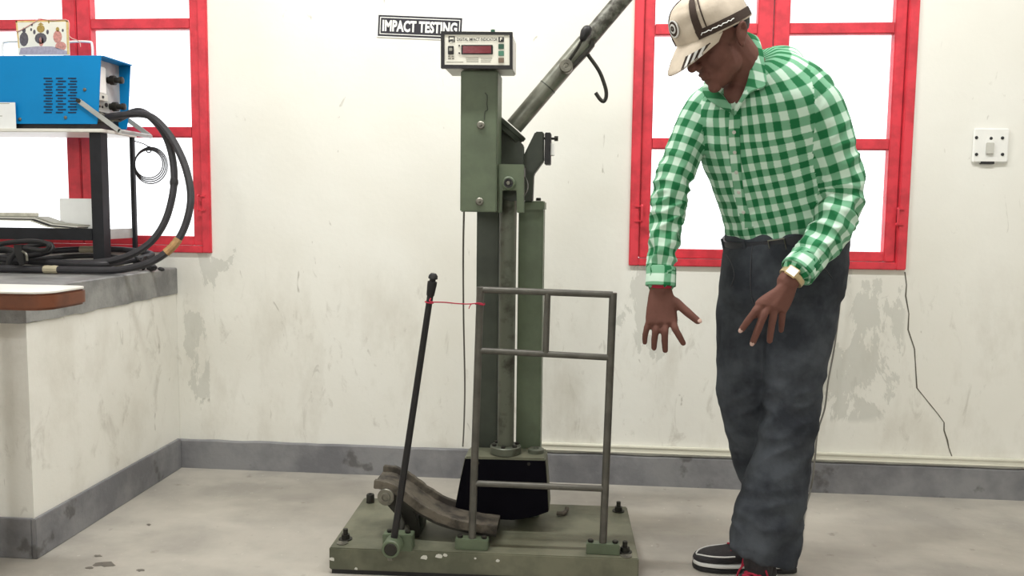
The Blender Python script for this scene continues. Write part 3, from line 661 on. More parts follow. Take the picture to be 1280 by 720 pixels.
for k in range(4): obj('socket', MB().lathe((pxx, BY0+.02+k*.018, wzb+.068), (1,0,0), [(0,.0045),(.002,.0045)], 10), M['ink'], pn_)
obj('socket', MB().lathe((pxx, BY0+.098, wzb+.078), (1,0,0), [(0,.008),(.003,.008)], 12), M['ink'], pn_)
for y in (BY0+.05, BY0+.11): obj('cable_terminal', MB().lathe((pxx-.008, y, wzb+.03), (1,0,0), [(0,.016),(.02,.016),(.02,.01),(.05,.009)], 14), M['steel'], wm)
# swing handle: flat bar on each side, cross bar beyond the panel
ha = at(98.5, 126, BY0-.006); hb_ = at(150, 164, BY0-.006)
hn = obj('carry_handle', MB().bar(ha, hb_, .004, .017), M['alu'], wm, bevel=.001)
dv = V((0, BY1-BY0+.012, 0))
obj('handle_arm', MB().bar(ha+dv, hb_+dv, .004, .017), M['alu'], hn, bevel=.001)
obj('handle_grip', MB().cyl(hb_+V((0,-.002,0)), hb_+dv+V((0,.002,0)), .0075, n=12), M['alu'], hn)
obj('handle_pivot', MB().lathe(ha+V((0,-.002,0)), (0,-1,0), [(0,.008),(.004,.008),(.005,.004)], 14), M['darkmetal'], hn)
for xa, xb in ((4, 30), (84, 115.5)):   # two white wire loops on the lid
    z0 = wzt
    a = at(xa, 68, 2.95); b = at(xb, 68, 2.95); hgt = at(xa, 52.5, 2.95).z
    obj('lid_loop', MB().tube(spline([(a.x,2.95,z0), (a.x,2.95,hgt-.012), (a.x+.012,2.95,hgt), (b.x-.012,2.95,hgt), (b.x,2.95,hgt-.012), (b.x,2.95,z0)], 5), .0042, 8), M['white'], wm)
# picture card
cy = 2.93; q = lambda x, y, d=0: at(x, y, cy)+V((0, -d, 0))
zc_ = wzt
def cq(x, y, d=0): p = q(x, y, d); p.z = max(p.z, zc_+.001); return p
pc = thing('picture_card', V((q(53,68).x, cy, zc_)), 'small colourful printed picture card standing on the blue welding machine', 'picture card')
obj('card', MB().prism([cq(19.5,26), cq(85,25), cq(87,69), cq(23,69)], (0, .003, 0)), M['facewhite'], pc)
b_ = MB()
for p4 in (((19.5,26),(85,25),(85,27),(19.5,28)), ((82.5,26),(85.5,26),(87,68),(84,68)), ((19.5,26),(21.5,26),(24.5,60),(23,60))): b_.prism([cq(x, y, .0004) for x, y in p4], (0,.0004,0))
obj('gold_border', b_, M['gold'], pc)
cols = dict(grey=mat('print_grey', srgb(96, 92, 100), .7, var=.3, scale=120), gold=mat('print_ochre', srgb(176, 150, 80), .7, var=.3, scale=120), pink=mat('print_pink', srgb(214, 150, 140), .7, var=.3, scale=120), pale=mat('print_violet', srgb(178, 170, 184), .7, var=.2, scale=90))
def blob(pts, c): obj('printed_shape', MB().prism([cq(x, y, .0005) for x, y in pts], (0,.0004,0)), cols[c], pc)
def oval(cx, cy_, rx, ry, c, n=12): blob([(cx+rx*math.cos(2*PI*k/n), cy_+ry*math.sin(2*PI*k/n)) for k in range(n)], c)
blob([(24,68),(26,60),(45,58),(66,58),(84,64),(84,68)], 'pale')
oval(30,49,5.5,9,'grey'); oval(30,38,2.2,3.5,'grey'); oval(51,36,5,5,'gold'); oval(51,48,7.5,7,'grey'); oval(51.5,52,3,6,'pink'); blob([(47,31),(51,28),(55,31)], 'gold')
oval(72,46,5.5,8,'pink'); oval(72,37,2.2,3.2,'gold'); oval(76,58,7,6,'pink'); oval(43,40,1.6,3,'grey'); oval(59.5,40,1.6,3,'grey'); oval(39,37,1.2,2,'grey'); oval(78.5,38,1.2,2,'grey'); oval(61,27.5,1,2,'gold'); oval(40,31,1,2,'grey')
stp = [cq(21,40,.002), cq(30,36,.002), cq(47,25.5,.002), cq(49,23.5,.001), cq(66,25.5,.002), cq(85.5,26,.002), cq(87,45,.002), cq(98,51,.004), cq(101,54,.005), cq(102,59,.006)]
obj('string', MB().tube(spline(stp, 5), .0016, 6), M['string'], pc)
# paper notice
a = at(-14, 128, BY0-.012); b = at(20.5, 161, BY0-.012)
pr_ = thing('paper_notice', ((a.x+b.x)/2, BY0-.012, b.z), 'white paper notice propped against the blue welding machine at picture edge', 'paper')
b.z = max(b.z, szt); 
obj('sheet', MB().box((a.x, BY0-.013, szt), (b.x, BY0-.0122, a.z)), M['paper'], pr_)
for x0_, x1_, y_ in ((-10,15,130),(-10,6,145.5)): obj('printed_line', MB().box((at(x0_,y_,BY0).x, BY0-.0135, at(x0_,y_,BY0).z-.001), (at(x1_,y_,BY0).x, BY0-.0129, at(x0_,y_,BY0).z+.001)), M['greyink'], pr_)
# things on the lower shelf
zsh = zs+.014
def sheetpile(name, pts, lab, mt_, h=.012, n=4, y0=SY0+.01, y1=SY1-.06):
    o0 = thing(name, (pts[len(pts)//2][0], (y0+y1)/2, zsh), lab, 'papers')
    for k in range(n):
        R = [[(x+k*.004, y0+k*.006, z+k*h/n), (x+k*.004, y1, z+k*h/n), (x+k*.004, y1, z+k*h/n+h/n*.9), (x+k*.004, y0+k*.006, z+k*h/n+h/n*.9)] for x, z in pts]
        obj('sheet', MB().rings(R), mt_[k % len(mt_)], o0)
    return o0
xa = at(0, 280, SY0).x; xb = at(88, 280, SY0).x
sheetpile('paper_pile', [(xa-.25, zsh+.028), (xa, zsh+.03), (lerp(xa,xb,.4), zsh+.0295), (lerp(xa,xb,.65), zsh+.008), (xb, zsh+.001)], 'drooping pile of printed sheets on the lower shelf of the stand', [M['newsprint'], M['ink'], M['lam'], M['greyink']], .016, 4, y1=SY0+.10)
a = at(78, 248, SY0+.13); b = at(112, 281, SY0+.13)
tag(obj('white_carton', MB().box((a.x, SY0+.11, zsh), (b.x+.05, SY0+.15, a.z)), M['paper'], org=(a.x, SY0+.13, zsh), bevel=.002), 'white carton standing on the shelf behind the near stand leg', 'box')
tag(obj('notebook', MB().box((xa-.2, SY0+.03, zsh+.0455), (at(34,270,SY0+.03).x, SY0+.098, zsh+.058)), M['newsprint'], org=(xa, SY0+.06, zsh+.0455), bevel=.002), 'thin notebook on top of the papers at the left picture edge', 'notebook')
# heavy cables
def cable(name, pts, r, lab, mt_=None, tapes=()):
    P = spline(pts, 10)
    for p in P: p[2] = max(p[2], PZ+r*1.2)
    o0 = thing(name, tuple(P[-1]), lab, 'cable')
    obj('sheath', MB().tube(P, r, 10), mt_ or M['cable'], o0)
    for i0, i1, tm in tapes: obj('tape_wrap', MB().tube(P[i0:i1], [r*(1.06+.12*abs(math.sin(i*1.7))) for i in range(i1-i0)], 10), tm, o0)
    return o0
Ya = BY0+.11
c1 = [V((pxx+.03, BY0+.12, wzb+.03)), at(172,139,2.93), at(190,148,2.9), at(207,170,2.88), at(216,200,2.86), at(217,235,2.84), at(207,275,2.82), at(188,303,2.80), at(160,320,2.78), at(125,328,2.775), at(80,329,2.79), at(30,326,2.8), at(-20,322,2.8), at(-80,320,2.8)]
cable('welding_cable', c1, .0125, 'thick black welding cable forming the inner of two loops beside the stand', tapes=((47,50,M['rubber']),))
c2 = [V((pxx+.03, BY0+.05, wzb+.03)), at(180,143,2.88), at(205,160,2.86), at(225,192,2.84), at(236,225,2.82), at(238,255,2.80), at(229,288,2.78), at(212,312,2.76), at(185,329,2.74), at(150,337,2.73), at(105,340,2.72), at(60,340,2.72), at(20,338,2.72), at(-40,334,2.72)]
cable('welding_cable', c2, .0125, 'thick black welding cable forming the outer loop, wrapped with tan tape', tapes=((64,73,M['browntape']),(107,112,M['tape'])))
c3 = [at(-40,318,2.83), at(0,322,2.82), at(20,318,2.8), at(40,325,2.79), at(90,330,2.77), at(130,330,2.76), at(160,326,2.9), at(190,318,2.98), at(150,312,3.0), at(95,312,2.98), at(50,314,2.95), at(-30,312,2.95)]
cable('floor_cable', c3, .011, 'black cable lying in a flat loop round the stand leg on the platform', M['cable'], tapes=((85,90,M['tape']),))
c4 = [at(-30,333,2.76), at(5,338,2.75), at(14,322,2.75), at(30,310,2.76), at(60,305,2.78), at(62,314,2.77), at(30,320,2.76), at(10,312,2.77), at(-40,308,2.78)]
cable('looped_cable', c4, .010, 'black cable in a small raised loop at the far left of the platform', M['rubber'])
# electrode clamp on top of the cables
ck = thing('ground_clamp', at(35, 322, 2.72), 'black handled electrode clamp lying on the cables at far left', 'clamp')
obj('handle', MB().tube(spline([at(-20,310,2.7), at(10,303.5,2.7), at(40,301.5,2.7), at(58,304,2.7), at(61,309,2.7), at(54,313,2.7), at(30,310,2.7)], 6), .0085, 8), M['black'], ck)
obj('jaw', MB().prism([at(x, y, 2.70) for x, y in ((16,306),(27,306),(30,318),(31,330),(24,332),(19,320))], (0, .02, 0)), M['black'], ck, bevel=.002)
obj('spring', MB().tube(spline([at(28,314,2.695), at(33,318,2.69), at(34,326,2.69)], 4), .004, 6), M['steel'], ck)
# coil of wire hanging from the stand
ccx, ccy = 187, 205
cw_ = thing('wire_coil', at(187, 185, 3.0), 'small coil of thin dark wire hanging against the left window', 'wire coil')
for k in range(4):
    R_ = 17.5+k*1.1; pts = [at(ccx+k*.8-1+R_*math.cos(2*PI*j/40), ccy+k*.6+R_*math.sin(2*PI*j/40)*(1.0+.03*k), 3.0+.004*k) for j in range(40)]
    obj('turn', MB().tube(pts, .0022, 6, closed=True), M['rubber'], cw_)
obj('tie', MB().tube([at(186+3*math.cos(2*PI*j/10), 187+4*math.sin(2*PI*j/10), 2.995) for j in range(10)], .0022, 6, closed=True), M['rubber'], cw_)
obj('hanger', MB().tube(spline([at(186,184,3.0), at(180,180,3.0), at(167,176,3.02)], 4), .0018, 6), M['rubber'], cw_)
# dark litter in the platform corner
for k, (x, y, s_, lab) in enumerate(((190,327,.02,'crumpled dark scrap beside the loop of cables in platform corner'), (202,329,.013,'small dark scrap nearest the wall in platform corner'), (150,318,.018,'pale crumpled scrap behind the black stand leg'))):
    b0 = at(x, y, 2.92 if k < 2 else 2.97); b0.z = PZ; mb = MB()
    mb.ell(b0+V((0,0,s_*.55)), (V((s_,0,0)), V((0,s_*.8,0)), V((0,0,s_*.55))), 9, 6)
    mb.v = [b0+(v-b0)*(1+.5*noise.noise((v-b0)*80)) for v in mb.v]
    for v in mb.v: v.z = max(v.z, PZ)
    tag(obj('scrap', mb, M['rubber'] if k < 2 else M['tape'], org=b0), lab, 'scrap')
# corner of a wooden table at the left edge
TY = 1.95; c_ = at(57, 368, TY); zt1 = at(30, 365.5, TY).z
tb_ = thing('wooden_table', (c_.x-.6, TY+.2, 0), 'wooden table corner with pale top at left picture edge', 'table')
def rcorner(x0, x1, y0, y1, r=.05):
    pts = [(x0,y1),(x0,y0)]+[(x1-r+r*math.sin(a), y0+r-r*math.cos(a)) for a in [k*PI/16 for k in range(9)]]+[(x1-r+r*math.cos(a), y1-r+r*math.sin(a)) for a in [k*PI/16 for k in range(9)]]
    return pts
out = rcorner(c_.x-1.2, c_.x, TY, TY+.2)
obj('table_top', MB().prism([(x, y, zt1-.046) for x, y in out], (0, 0, .042)), M['wood'], tb_, bevel=.006)
obj('top_laminate', MB().prism([(x, y, zt1-.004) for x, y in rcorner(c_.x-1.2, c_.x-.002, TY+.002, TY+.198)], (0, 0, .004)), M['lam'], tb_)
for x in (c_.x-.34, c_.x-1.15):
    for y in (TY+.02, TY+.14): obj('leg', MB().box((x, y, 0), (x+.045, y+.045, zt1-.046)), M['wood'], tb_, bevel=.003)
# thin wire on the right, from the wall down to the floor
rw = [at(1056,332,3.085), at(1051,370,3.085), at(1046,412,3.085), at(1042,440,3.085), at(1035,478,3.085), at(1031,510,3.085), at(1022,540,3.085), at(1019,570,3.08), at(1016,598,3.07)]
fl_ = [atz(1012,617,.004), atz(1006,640,.004), atz(1003,665,.004), atz(1001,684,.004), atz(992,694,.004), atz(986,703,.004)]
tag(obj('trailing_wire', MB().tube(spline(rw+fl_, 6), .0032, 6), M['greywire'], org=fl_[-1]), 'thin grey wire running down the wall to the floor behind the man', 'wire')
# damp spots on the floor
dm = mat('damp_spot', srgb(104, 99, 92), .35, var=.2, scale=30)
for k, (x, y, rx, ry, lab) in enumerate(((130,706,20,3.5,'largest dark damp stain on the floor near the platform'), (112,710,6,2,'small damp spot left of the largest floor stain'), (176,713,6,2.2,'damp spot right of the largest floor stain'), (122,695,7,1.5,'damp spot just above the largest floor stain'), (186,656,3,1.5,'tiny dark spot on the floor beside the platform skirting'))):
    c = atz(x, y, 0); pts = []
    for j in range(16):
        a = 2*PI*j/16; k_ = .75+.6*noise.noise(V((math.cos(a)*1.5+k*7, math.sin(a)*1.5, 3))); e = atz(x+rx*k_*math.cos(a), y+ry*k_*math.sin(a), 0); pts.append((e.x, e.y, .0002))
    tag(obj('floor_stain', MB().prism(pts, (0,0,.0006)), dm, org=c), lab, 'stain')
# tangle of thin black wire in the platform corner
tg = MB(); rnd = random.Random(3)
tp_ = []
for k in range(26):
    c = at(188+rnd.uniform(-20,18), 322+rnd.uniform(-7,6), 2.93+rnd.uniform(-.04,.05)); c.x = min(c.x, PX-.03); c.z = PZ+.006+rnd.random()*.045; tp_.append(tuple(c))
tg.tube(spline(tp_, 6), .0042, 6)
tag(obj('wire_tangle', tg, M['rubber'], org=(tp_[0][0], tp_[0][1], PZ)), 'tangle of thin black wire behind the cable loops under the window corner', 'wire')
c5 = [at(-40,330,2.86), at(10,331,2.85), at(35,326,2.84), at(70,322,2.86), at(105,320,2.9), at(140,321,2.94), at(170,325,2.93)]
cable('thin_cable', c5, .0085, 'thinner black cable running straight behind the taped cable on the platform', M['rubber'])
#@@PERSON@@
# ------------------------------------------------------------------ the man
def gingham():
    m = bpy.data.materials.new('green_gingham'); m.use_nodes = True; nt = m.node_tree; b = nt.nodes['Principled BSDF']; L = nt.links.new
    b.inputs['Roughness'].default_value = .85; b.inputs['Specular IOR Level'].default_value = .2
    uv = N(nt, 'ShaderNodeUVMap', uv_map='cloth'); sp = N(nt, 'ShaderNodeSeparateXYZ')
    no = N(nt, 'ShaderNodeTexNoise'); no.inputs['Scale'].default_value = 14; no.inputs['Detail'].default_value = 2; L(uv.outputs[0], no.inputs['Vector'])
    mp = N(nt, 'ShaderNodeVectorMath', operation='MULTIPLY_ADD'); mp.inputs[1].default_value = (.006, .006, 0); L(no.outputs['Color'], mp.inputs[0]); L(uv.outputs[0], mp.inputs[2])
    L(mp.outputs[0], sp.inputs[0])
    fac = []
    for k, per in ((0, .043), (1, .043)):
        d = N(nt, 'ShaderNodeMath', operation='DIVIDE'); L(sp.outputs[k], d.inputs[0]); d.inputs[1].default_value = per
        pg = N(nt, 'ShaderNodeMath', operation='PINGPONG'); L(d.outputs[0], pg.inputs[0]); pg.inputs[1].default_value = .5
        r = N(nt, 'ShaderNodeMapRange'); r.inputs[1].default_value = .225; r.inputs[2].default_value = .275; L(pg.outputs[0], r.inputs[0]); fac.append(r.outputs[0])
    m1 = N(nt, 'ShaderNodeMix', data_type='RGBA'); m1.inputs[6].default_value = (*srgb(204, 230, 213), 1); m1.inputs[7].default_value = (*srgb(116, 172, 138), 1); L(fac[0], m1.inputs[0])
    m2 = N(nt, 'ShaderNodeMix', data_type='RGBA'); m2.inputs[6].default_value = (*srgb(116, 172, 138), 1); m2.inputs[7].default_value = (*srgb(28, 108, 64), 1); L(fac[0], m2.inputs[0])
    m3 = N(nt, 'ShaderNodeMix', data_type='RGBA'); L(fac[1], m3.inputs[0]); L(m1.outputs[2], m3.inputs[6]); L(m2.outputs[2], m3.inputs[7])
    L(m3.outputs[2], b.inputs['Base Color'])
    b.inputs['Sheen Weight'].default_value = .1
    return m
M['gingham'] = gingham()
M['skin'] = mat('brown_skin', srgb(112, 75, 66), .68, spec=.25, var=.14, scale=18, bump=.06, bscale=160)
M['nail'] = mat('nail', srgb(205, 172, 160), .4, var=.05)
M['trouser'] = mat('charcoal_cotton', srgb(74, 78, 84), .8, col2=srgb(50, 53, 59), scale=7, bump=.1, bscale=120, spec=.08)
M['hair'] = mat('black_hair', srgb(24, 21, 22), .6, var=.3, scale=120, bump=.4, bscale=300)
M['capbeige'] = mat('beige_cotton', srgb(208, 195, 178), .85, var=.14, scale=14, bump=.1, bscale=60, spec=.2)
M['capdark'] = mat('dark_brown_trim', srgb(72, 60, 54), .8, var=.2, spec=.2)
M['leather'] = mat('dark_belt', srgb(44, 46, 54), .5, var=.2)
M['shoeblack'] = mat('black_mesh_fabric', srgb(40, 38, 42), .75, var=.3, scale=90, bump=.2, bscale=300)
M['solewhite'] = mat('white_rubber', srgb(226, 226, 224), .6, var=.06)
M['lace'] = mat('crimson_lace', srgb(168, 26, 58), .7, var=.15)
M['goldmetal'] = mat('watch_gold', srgb(214, 192, 150), .3, .6, var=.1)
M['watchface'] = mat('watch_dial', srgb(248, 246, 236), .3, var=.02)

FA = math.radians(30)
PF = V((-math.sin(FA), -math.cos(FA), 0)); PLt = V((math.cos(FA), -math.sin(FA), 0))   # facing, and the man's left
PR0 = V((.50, 2.33, 0))
def chain(pts):
    """(px, py, Y, r...) -> world point plus extras"""
    return [tuple(at(*p[:3]))+tuple(p[3:]) for p in pts]
def torso_rings(sp_, n=40, e=2.3):
    R = []
    for i, p in enumerate(sp_):
        c = V(p[:3]); t = (V(sp_[min(i+1, len(sp_)-1)][:3])-V(sp_[max(i-1, 0)][:3])).normalized()
        f = (PF-t*PF.dot(t)).normalized(); l = f.cross(t); l = l if l.dot(PLt) > 0 else -l
        ring = []
        for k in range(n):
            a_ = 2*PI*k/n; cs, sn = math.cos(a_), math.sin(a_)
            ring.append(c+l*p[3]*math.copysign(abs(cs)**(2/e), cs)+f*p[4]*math.copysign(abs(sn)**(2/e), sn))
        R.append(ring)
    return R
def limb(mb, ch, k=1.0, n=18, seg=6, grow=0):
    S_ = spline(ch, seg); mb.tube([p[:3] for p in S_], [p[3]*k+grow for p in S_], n, round_ends=True)

spine = chain([(984,300,2.36,.160,.118), (980,275,2.352,.160,.120), (973,245,2.342,.160,.122), (964,205,2.322,.172,.126), (956,165,2.295,.186,.128), (951,135,2.27,.190,.122), (947,110,2.25,.170,.108), (943,92,2.235,.125,.088), (938,78,2.222,.078,.072)])
armL = chain([(1006,122,2.205,.066), (1024,140,2.195,.064), (1040,190,2.20,.060), (1052,240,2.205,.0565), (1038,285,2.165,.052), (1014,320,2.130,.044), (1001,335,2.112,.040)])
armR = chain([(898,128,2.31,.060), (879,142,2.305,.056), (857,185,2.29,.049), (839,235,2.265,.048), (832,290,2.235,.041), (827,330,2.215,.037), (826,350,2.207,.036)])
legL = chain([(1004,335,2.32,.094), (1002,390,2.30,.095), (996,440,2.28,.085), (990,500,2.265,.072), (981,555,2.26,.072), (970,600,2.257,.083), (962,640,2.253,.088), (957,668,2.250,.090), (951,692,2.248,.089)])
legR = chain([(944,335,2.395,.092), (936,390,2.385,.087), (934,440,2.375,.083), (933,490,2.37,.077), (941,545,2.375,.068), (952,600,2.388,.062), (962,650,2.395,.062)])
hips = chain([(984,290,2.36,.164,.120), (982,312,2.358,.166,.124), (978,340,2.355,.168,.128), (975,370,2.35,.165,.124), (976,388,2.35,.150,.10)])

# ---- head frame
hy, hp_ = math.radians(62), math.radians(33)
HF = V((-math.sin(hy)*math.cos(hp_), -math.cos(hy)*math.cos(hp_), -math.sin(hp_)))
HRt = V((-math.cos(hy), math.sin(hy), 0)); HU = HRt.cross(HF).normalized()
HC = at(901, 50, 2.17); HK = .93
def hd_(x, y, z): return HC+(HRt*x+HF*y+HU*z)*HK
def hell(mb, c, r, n=20): mb.ell(hd_(*c), (HRt*r[0]*HK, HF*r[1]*HK, HU*r[2]*HK), n, 12)

body = MB()
body.rings(torso_rings([p[:3]+(p[3]-.016, p[4]-.016) for p in [tuple(q) for q in spline(spine[:-2], 3)]]))
body.rings(torso_rings([p[:3]+(p[3]-.02, p[4]-.02) for p in [tuple(q) for q in hips]]))
limb(body, armL, 1, grow=-.017); limb(body, armR, 1, grow=-.015)
shrink = lambda ch, k0, k1: [tuple(p[:3])+(p[3]*lerp(k0, k1, i/(len(ch)-1)),) for i, p in enumerate(ch)]
footL = [V(atz(958,737,0)), V(atz(924,764,0))]; footR = [V(atz(993,712,0)), V(atz(866,708,0))]
ankL = footL[0]+V((0,0,.10))+(footL[1]-footL[0]).normalized()*.06; ankR = footR[0]+V((0,0,.10))+(footR[1]-footR[0]).normalized()*.06
limb(body, shrink(legL, .86, .42), 1); limb(body, shrink(legR, .86, .55), 1)
for lg_, an, ft in ((legL, ankL, footL), (legR, ankR, footR)):
    e = V(lg_[-1][:3]); dd = (ft[1]-ft[0]).normalized()
    body.tube([e, an, ft[0]+dd*.05+V((0,0,.05)), ft[0]+dd*.17+V((0,0,.036)), ft[0]+dd*.23+V((0,0,.03))], [.036,.034,.027,.018,.012], 14, round_ends=True)
# neck and head
nb = at(935, 94, 2.222)
body.tube(spline([tuple(nb)+(.062,), tuple(lerp(nb, hd_(0,-.02,-.05), .5))+(.056,), tuple(hd_(0,-.012,-.03))+(.055,)], 5), [.055]*11, 20, round_ends=True)
body.ell(at(924,122,2.218), (V((.048,0,0)), V((0,.045,0)), V((0,0,.05))), 18, 10)
hell(body, (0,-.004,.045), (.076,.096,.085)); hell(body, (0,.045,-.015), (.061,.052,.078)); hell(body, (0,.05,-.072), (.046,.042,.036)); hell(body, (0,.079,-.096), (.021,.017,.016), 14)
for s_ in (-1, 1):
    hell(body, (s_*.033,.062,-.022), (.026,.028,.034), 14); hell(body, (s_*.026,.088,.030), (.026,.012,.009), 12)
    hell(body, (s_*.012,.107,-.026), (.009,.010,.008), 10); hell(body, (s_*.038,.03,-.052), (.019,.046,.038), 14)
    # ear: rim and lobe
    ear = [hd_(s_*(.080+.006*math.sin(q)), -.006+.017*math.cos(q+.5)*(1 if math.sin(q) > -.3 else .7), .0+.025*math.sin(q)) for q in [k*2*PI/14 for k in range(14)]]
    body.tube(ear, .0052, 8, closed=True); hell(body, (s_*.079,-.004,-.002), (.006,.015,.022), 12); hell(body, (s_*.078,.004,-.024), (.006,.008,.009), 10)
body.tube([hd_(0,.094,.022), hd_(0,.104,.004), hd_(0,.117,-.018)], [.008,.0095,.013], 12, round_ends=True)
hell(body, (0,.094,-.050), (.023,.010,.0065), 12); hell(body, (0,.092,-.063), (.019,.010,.0075), 12)

# ---- hands
def palm(mb, w0, k0, s0, s1, nn, wa, wb_, th0, th1, n=18, m_=6):
    """flattened loft from wrist point to knuckle row; s = sideways, nn = back-of-hand normal"""
    R = []
    for i in range(m_+1):
        t = i/m_; c = lerp(V(w0), V(k0), t); s_ = lerp(V(s0), V(s1), t).normalized(); nv = (V(nn)-s_*V(nn).dot(s_)).normalized()
        a_ = lerp(wa, wb_, min(1, t*1.25)**.8); b_ = lerp(th0, th1, t)
        R.append([c+s_*a_*math.copysign(abs(math.cos(q))**.8, math.cos(q))+nv*b_*math.copysign(abs(math.sin(q))**.8, math.sin(q)) for q in [2*PI*k/n for k in range(n)]])
    mb.rings(R)
nails = []
def finger(mb, pts, r0, r1, nail=None):
    S_ = spline([tuple(at(*p)) for p in pts], 5); rr = [lerp(r0, r1, i/(len(S_)-1))*(1+.07*math.exp(-((i-5)/1.2)**2)+.05*math.exp(-((i-10)/1.2)**2)) for i in range(len(S_))]
    mb.tube(S_, rr, 12, round_ends=True)
    if nail is not None: nails.append((V(S_[-1]), (V(S_[-1])-V(S_[-3])).normalized(), V(nail), r1))
# left hand: back of the hand towards us, fingers down to the left
nL = V((-.25, -.93, .25))
wl = at(992, 344, 2.105); body.tube([V(armL[-2][:3]), V(armL[-1][:3]), wl, at(985,352,2.10)], [.024,.0255,.027,.027], 14, round_ends=True)
palm(body, at(987,350,2.10), at(963,385,2.085), at(980,358,2.1)-at(1001,348,2.1), at(948,380,2.085)-at(981,391,2.095), nL, .026, .0415, .021, .0145)
body.tube([at(986,352,2.10), at(966,382,2.085)], [.022,.016], 12, round_ends=True)
finger(body, [(953,378,2.085),(945,388,2.077),(935,401,2.079),(927,412,2.088)], .0105, .0078, (-.2,-.9,.3))
finger(body, [(960,381,2.083),(954,395,2.074),(947,413,2.077),(941,428,2.088)], .0108, .0080, (-.2,-.9,.3))
finger(body, [(969,384,2.087),(966,398,2.082),(963.5,413,2.088),(962,426,2.104)], .0103, .0076)
finger(body, [(978,386,2.094),(977.5,396,2.094),(977,405,2.102),(976.5,413,2.116)], .0093, .0068)
finger(body, [(981,358,2.11),(966,370,2.122),(952,384,2.128),(944,394,2.128)], .0125, .0090)
# right hand: hanging, thumb out to the right
nR = V((-.1, -.97, .1))
wr_ = at(826, 352, 2.205); body.tube([V(armR[-2][:3]), wr_, at(826,362,2.2)], [.022,.0235,.0265], 14, round_ends=True)
palm(body, at(826,360,2.2), at(827,404,2.185), V((1,0,0)), V((1,0,.06)), nR, .028, .0415, .020, .014)
finger(body, [(812,400,2.19),(809,409,2.186),(806.5,419,2.19),(806,428,2.2)], .0092, .0068)
finger(body, [(821,403,2.186),(819.5,413,2.178),(818,425,2.182),(817.5,435,2.194)], .0102, .0075)
finger(body, [(831,404,2.184),(831,414,2.175),(831,427,2.178),(831.5,438,2.190)], .0105, .0077)
finger(body, [(841,402,2.184),(844,411,2.176),(849,420,2.177),(854,429,2.186)], .0102, .0075)
finger(body, [(834,372,2.198),(846,379,2.190),(860,391,2.182),(872,401,2.178)], .0135, .0095, (.3,-.8,.5))
me = remesh(body, .003, 3, .5); setverts(me, verts(me)-np.array(PR0))
person = link('person', me, M['skin'], None, PR0)
tag(person, 'man in green checked shirt, charcoal trousers and beige cap bending beside the machine', 'person')
for c, d, nrm, r in nails:
    nrm = (nrm-d*nrm.dot(d)).normalized(); sd = d.cross(nrm)
    obj('fingernail', MB().ell(c+d*r*.15+nrm*r*.62, (sd*r*.72, nrm*r*.35, d*r*.95), 10, 6), M['nail'], person)
for s_ in (-1, 1):
    ey_ = MB(); hell(ey_, (s_*.031,.086,.010), (.013,.011,.009), 14); e_ = obj('eye', ey_, M['watchface'], person)
    ir = MB(); hell(ir, (s_*.031,.0945,.007), (.006,.004,.006), 12); obj('iris', ir, M['hair'], e_)
    ld_ = MB(); hell(ld_, (s_*.031,.0868,.0155), (.0155,.0125,.0075), 14); obj('eyelid', ld_, M['skin'], e_)
    br = MB(); br.tube([hd_(s_*.014,.102,.029), hd_(s_*.03,.1005,.034), hd_(s_*.046,.092,.029)], [.003,.0042,.0025], 8, round_ends=True); obj('eyebrow', br, M['hair'], person)
# short hair below the cap, behind and in front of the ears
hr = MB(); R = []
for i in range(15):
    R.append([])
    for k in range(25):
        th = PI*.86+k*(1.28*PI)/24; lo_ = -.62+.75*max(0, min(1, (math.sin(th)+.10)/.35)); ph = lerp(lo_, .53, i/14)
        R[-1].append(hd_(.0785*math.cos(th)*math.cos(ph), -.004+.0995*math.sin(th)*math.cos(ph), .045+.088*math.sin(ph)))
k0 = len(hr.v)
for r in R: hr.v += r
for i in range(14):
    for k in range(24): hr.f.append((i*25+k, i*25+k+1, (i+1)*25+k+1, (i+1)*25+k))
ho = obj('hair', hr, M['hair'], person); sm = ho.modifiers.new('thick', 'SOLIDIFY'); sm.thickness = .006; sm.offset = -1

# ---- shirt
sh_ = MB(); sh_.rings(torso_rings([tuple(q) for q in spline(spine[:-1]+[tuple(spine[-1][:3])+(.070,.066)], 4)]))
def sleeve_mb(mb, ch): limb(mb, ch, 1, 22)
sleeve_mb(sh_, armL); sleeve_mb(sh_, armR)
# shoulder caps and upper back
for c, r in (((1000,105,2.235),.062), ((975,82,2.27),.062), ((905,122,2.30),.054), ((940,88,2.285),.066), ((1012,112,2.215),.062)):
    mb_c = at(*c); sh_.ell(mb_c, (V((r,0,0)), V((0,r,0)), V((0,0,r*.8))), 18, 10)
# shirt blousing over the belt
inn = [(918,134,2.160),(927,120,2.150),(935,98,2.155),(939,76,2.165),(939,56,2.19),(932,42,2.225),(918,46,2.262),(903,66,2.275),(895,90,2.265),(897,108,2.235),(905,120,2.195),(915,134,2.162)]
outr = [(920,138,2.152),(938,114,2.132),(957,106,2.138),(956,84,2.155),(953,62,2.180),(944,44,2.228),(918,54,2.288),(892,78,2.300),(880,103,2.288),(880,116,2.255),(892,127,2.205),(912,138,2.154)]
I_ = spline([tuple(at(*p)) for p in inn], 4); O_ = spline([tuple(at(*p)) for p in outr], 4)
me = remesh(sh_, .004, 9, .5)
LP = np.array([list(q)[:3] for q in I_]); lc = LP.mean(0); _u_, _s_, vt = np.linalg.svd(LP-lc); ax_ = vt[2] if vt[2][2] > 0 else -vt[2]
bmx = bmesh.new(); bmx.from_mesh(me); ang0 = None
lx, ly = (LP-lc)@vt[0]*.84, (LP-lc)@vt[1]*.84
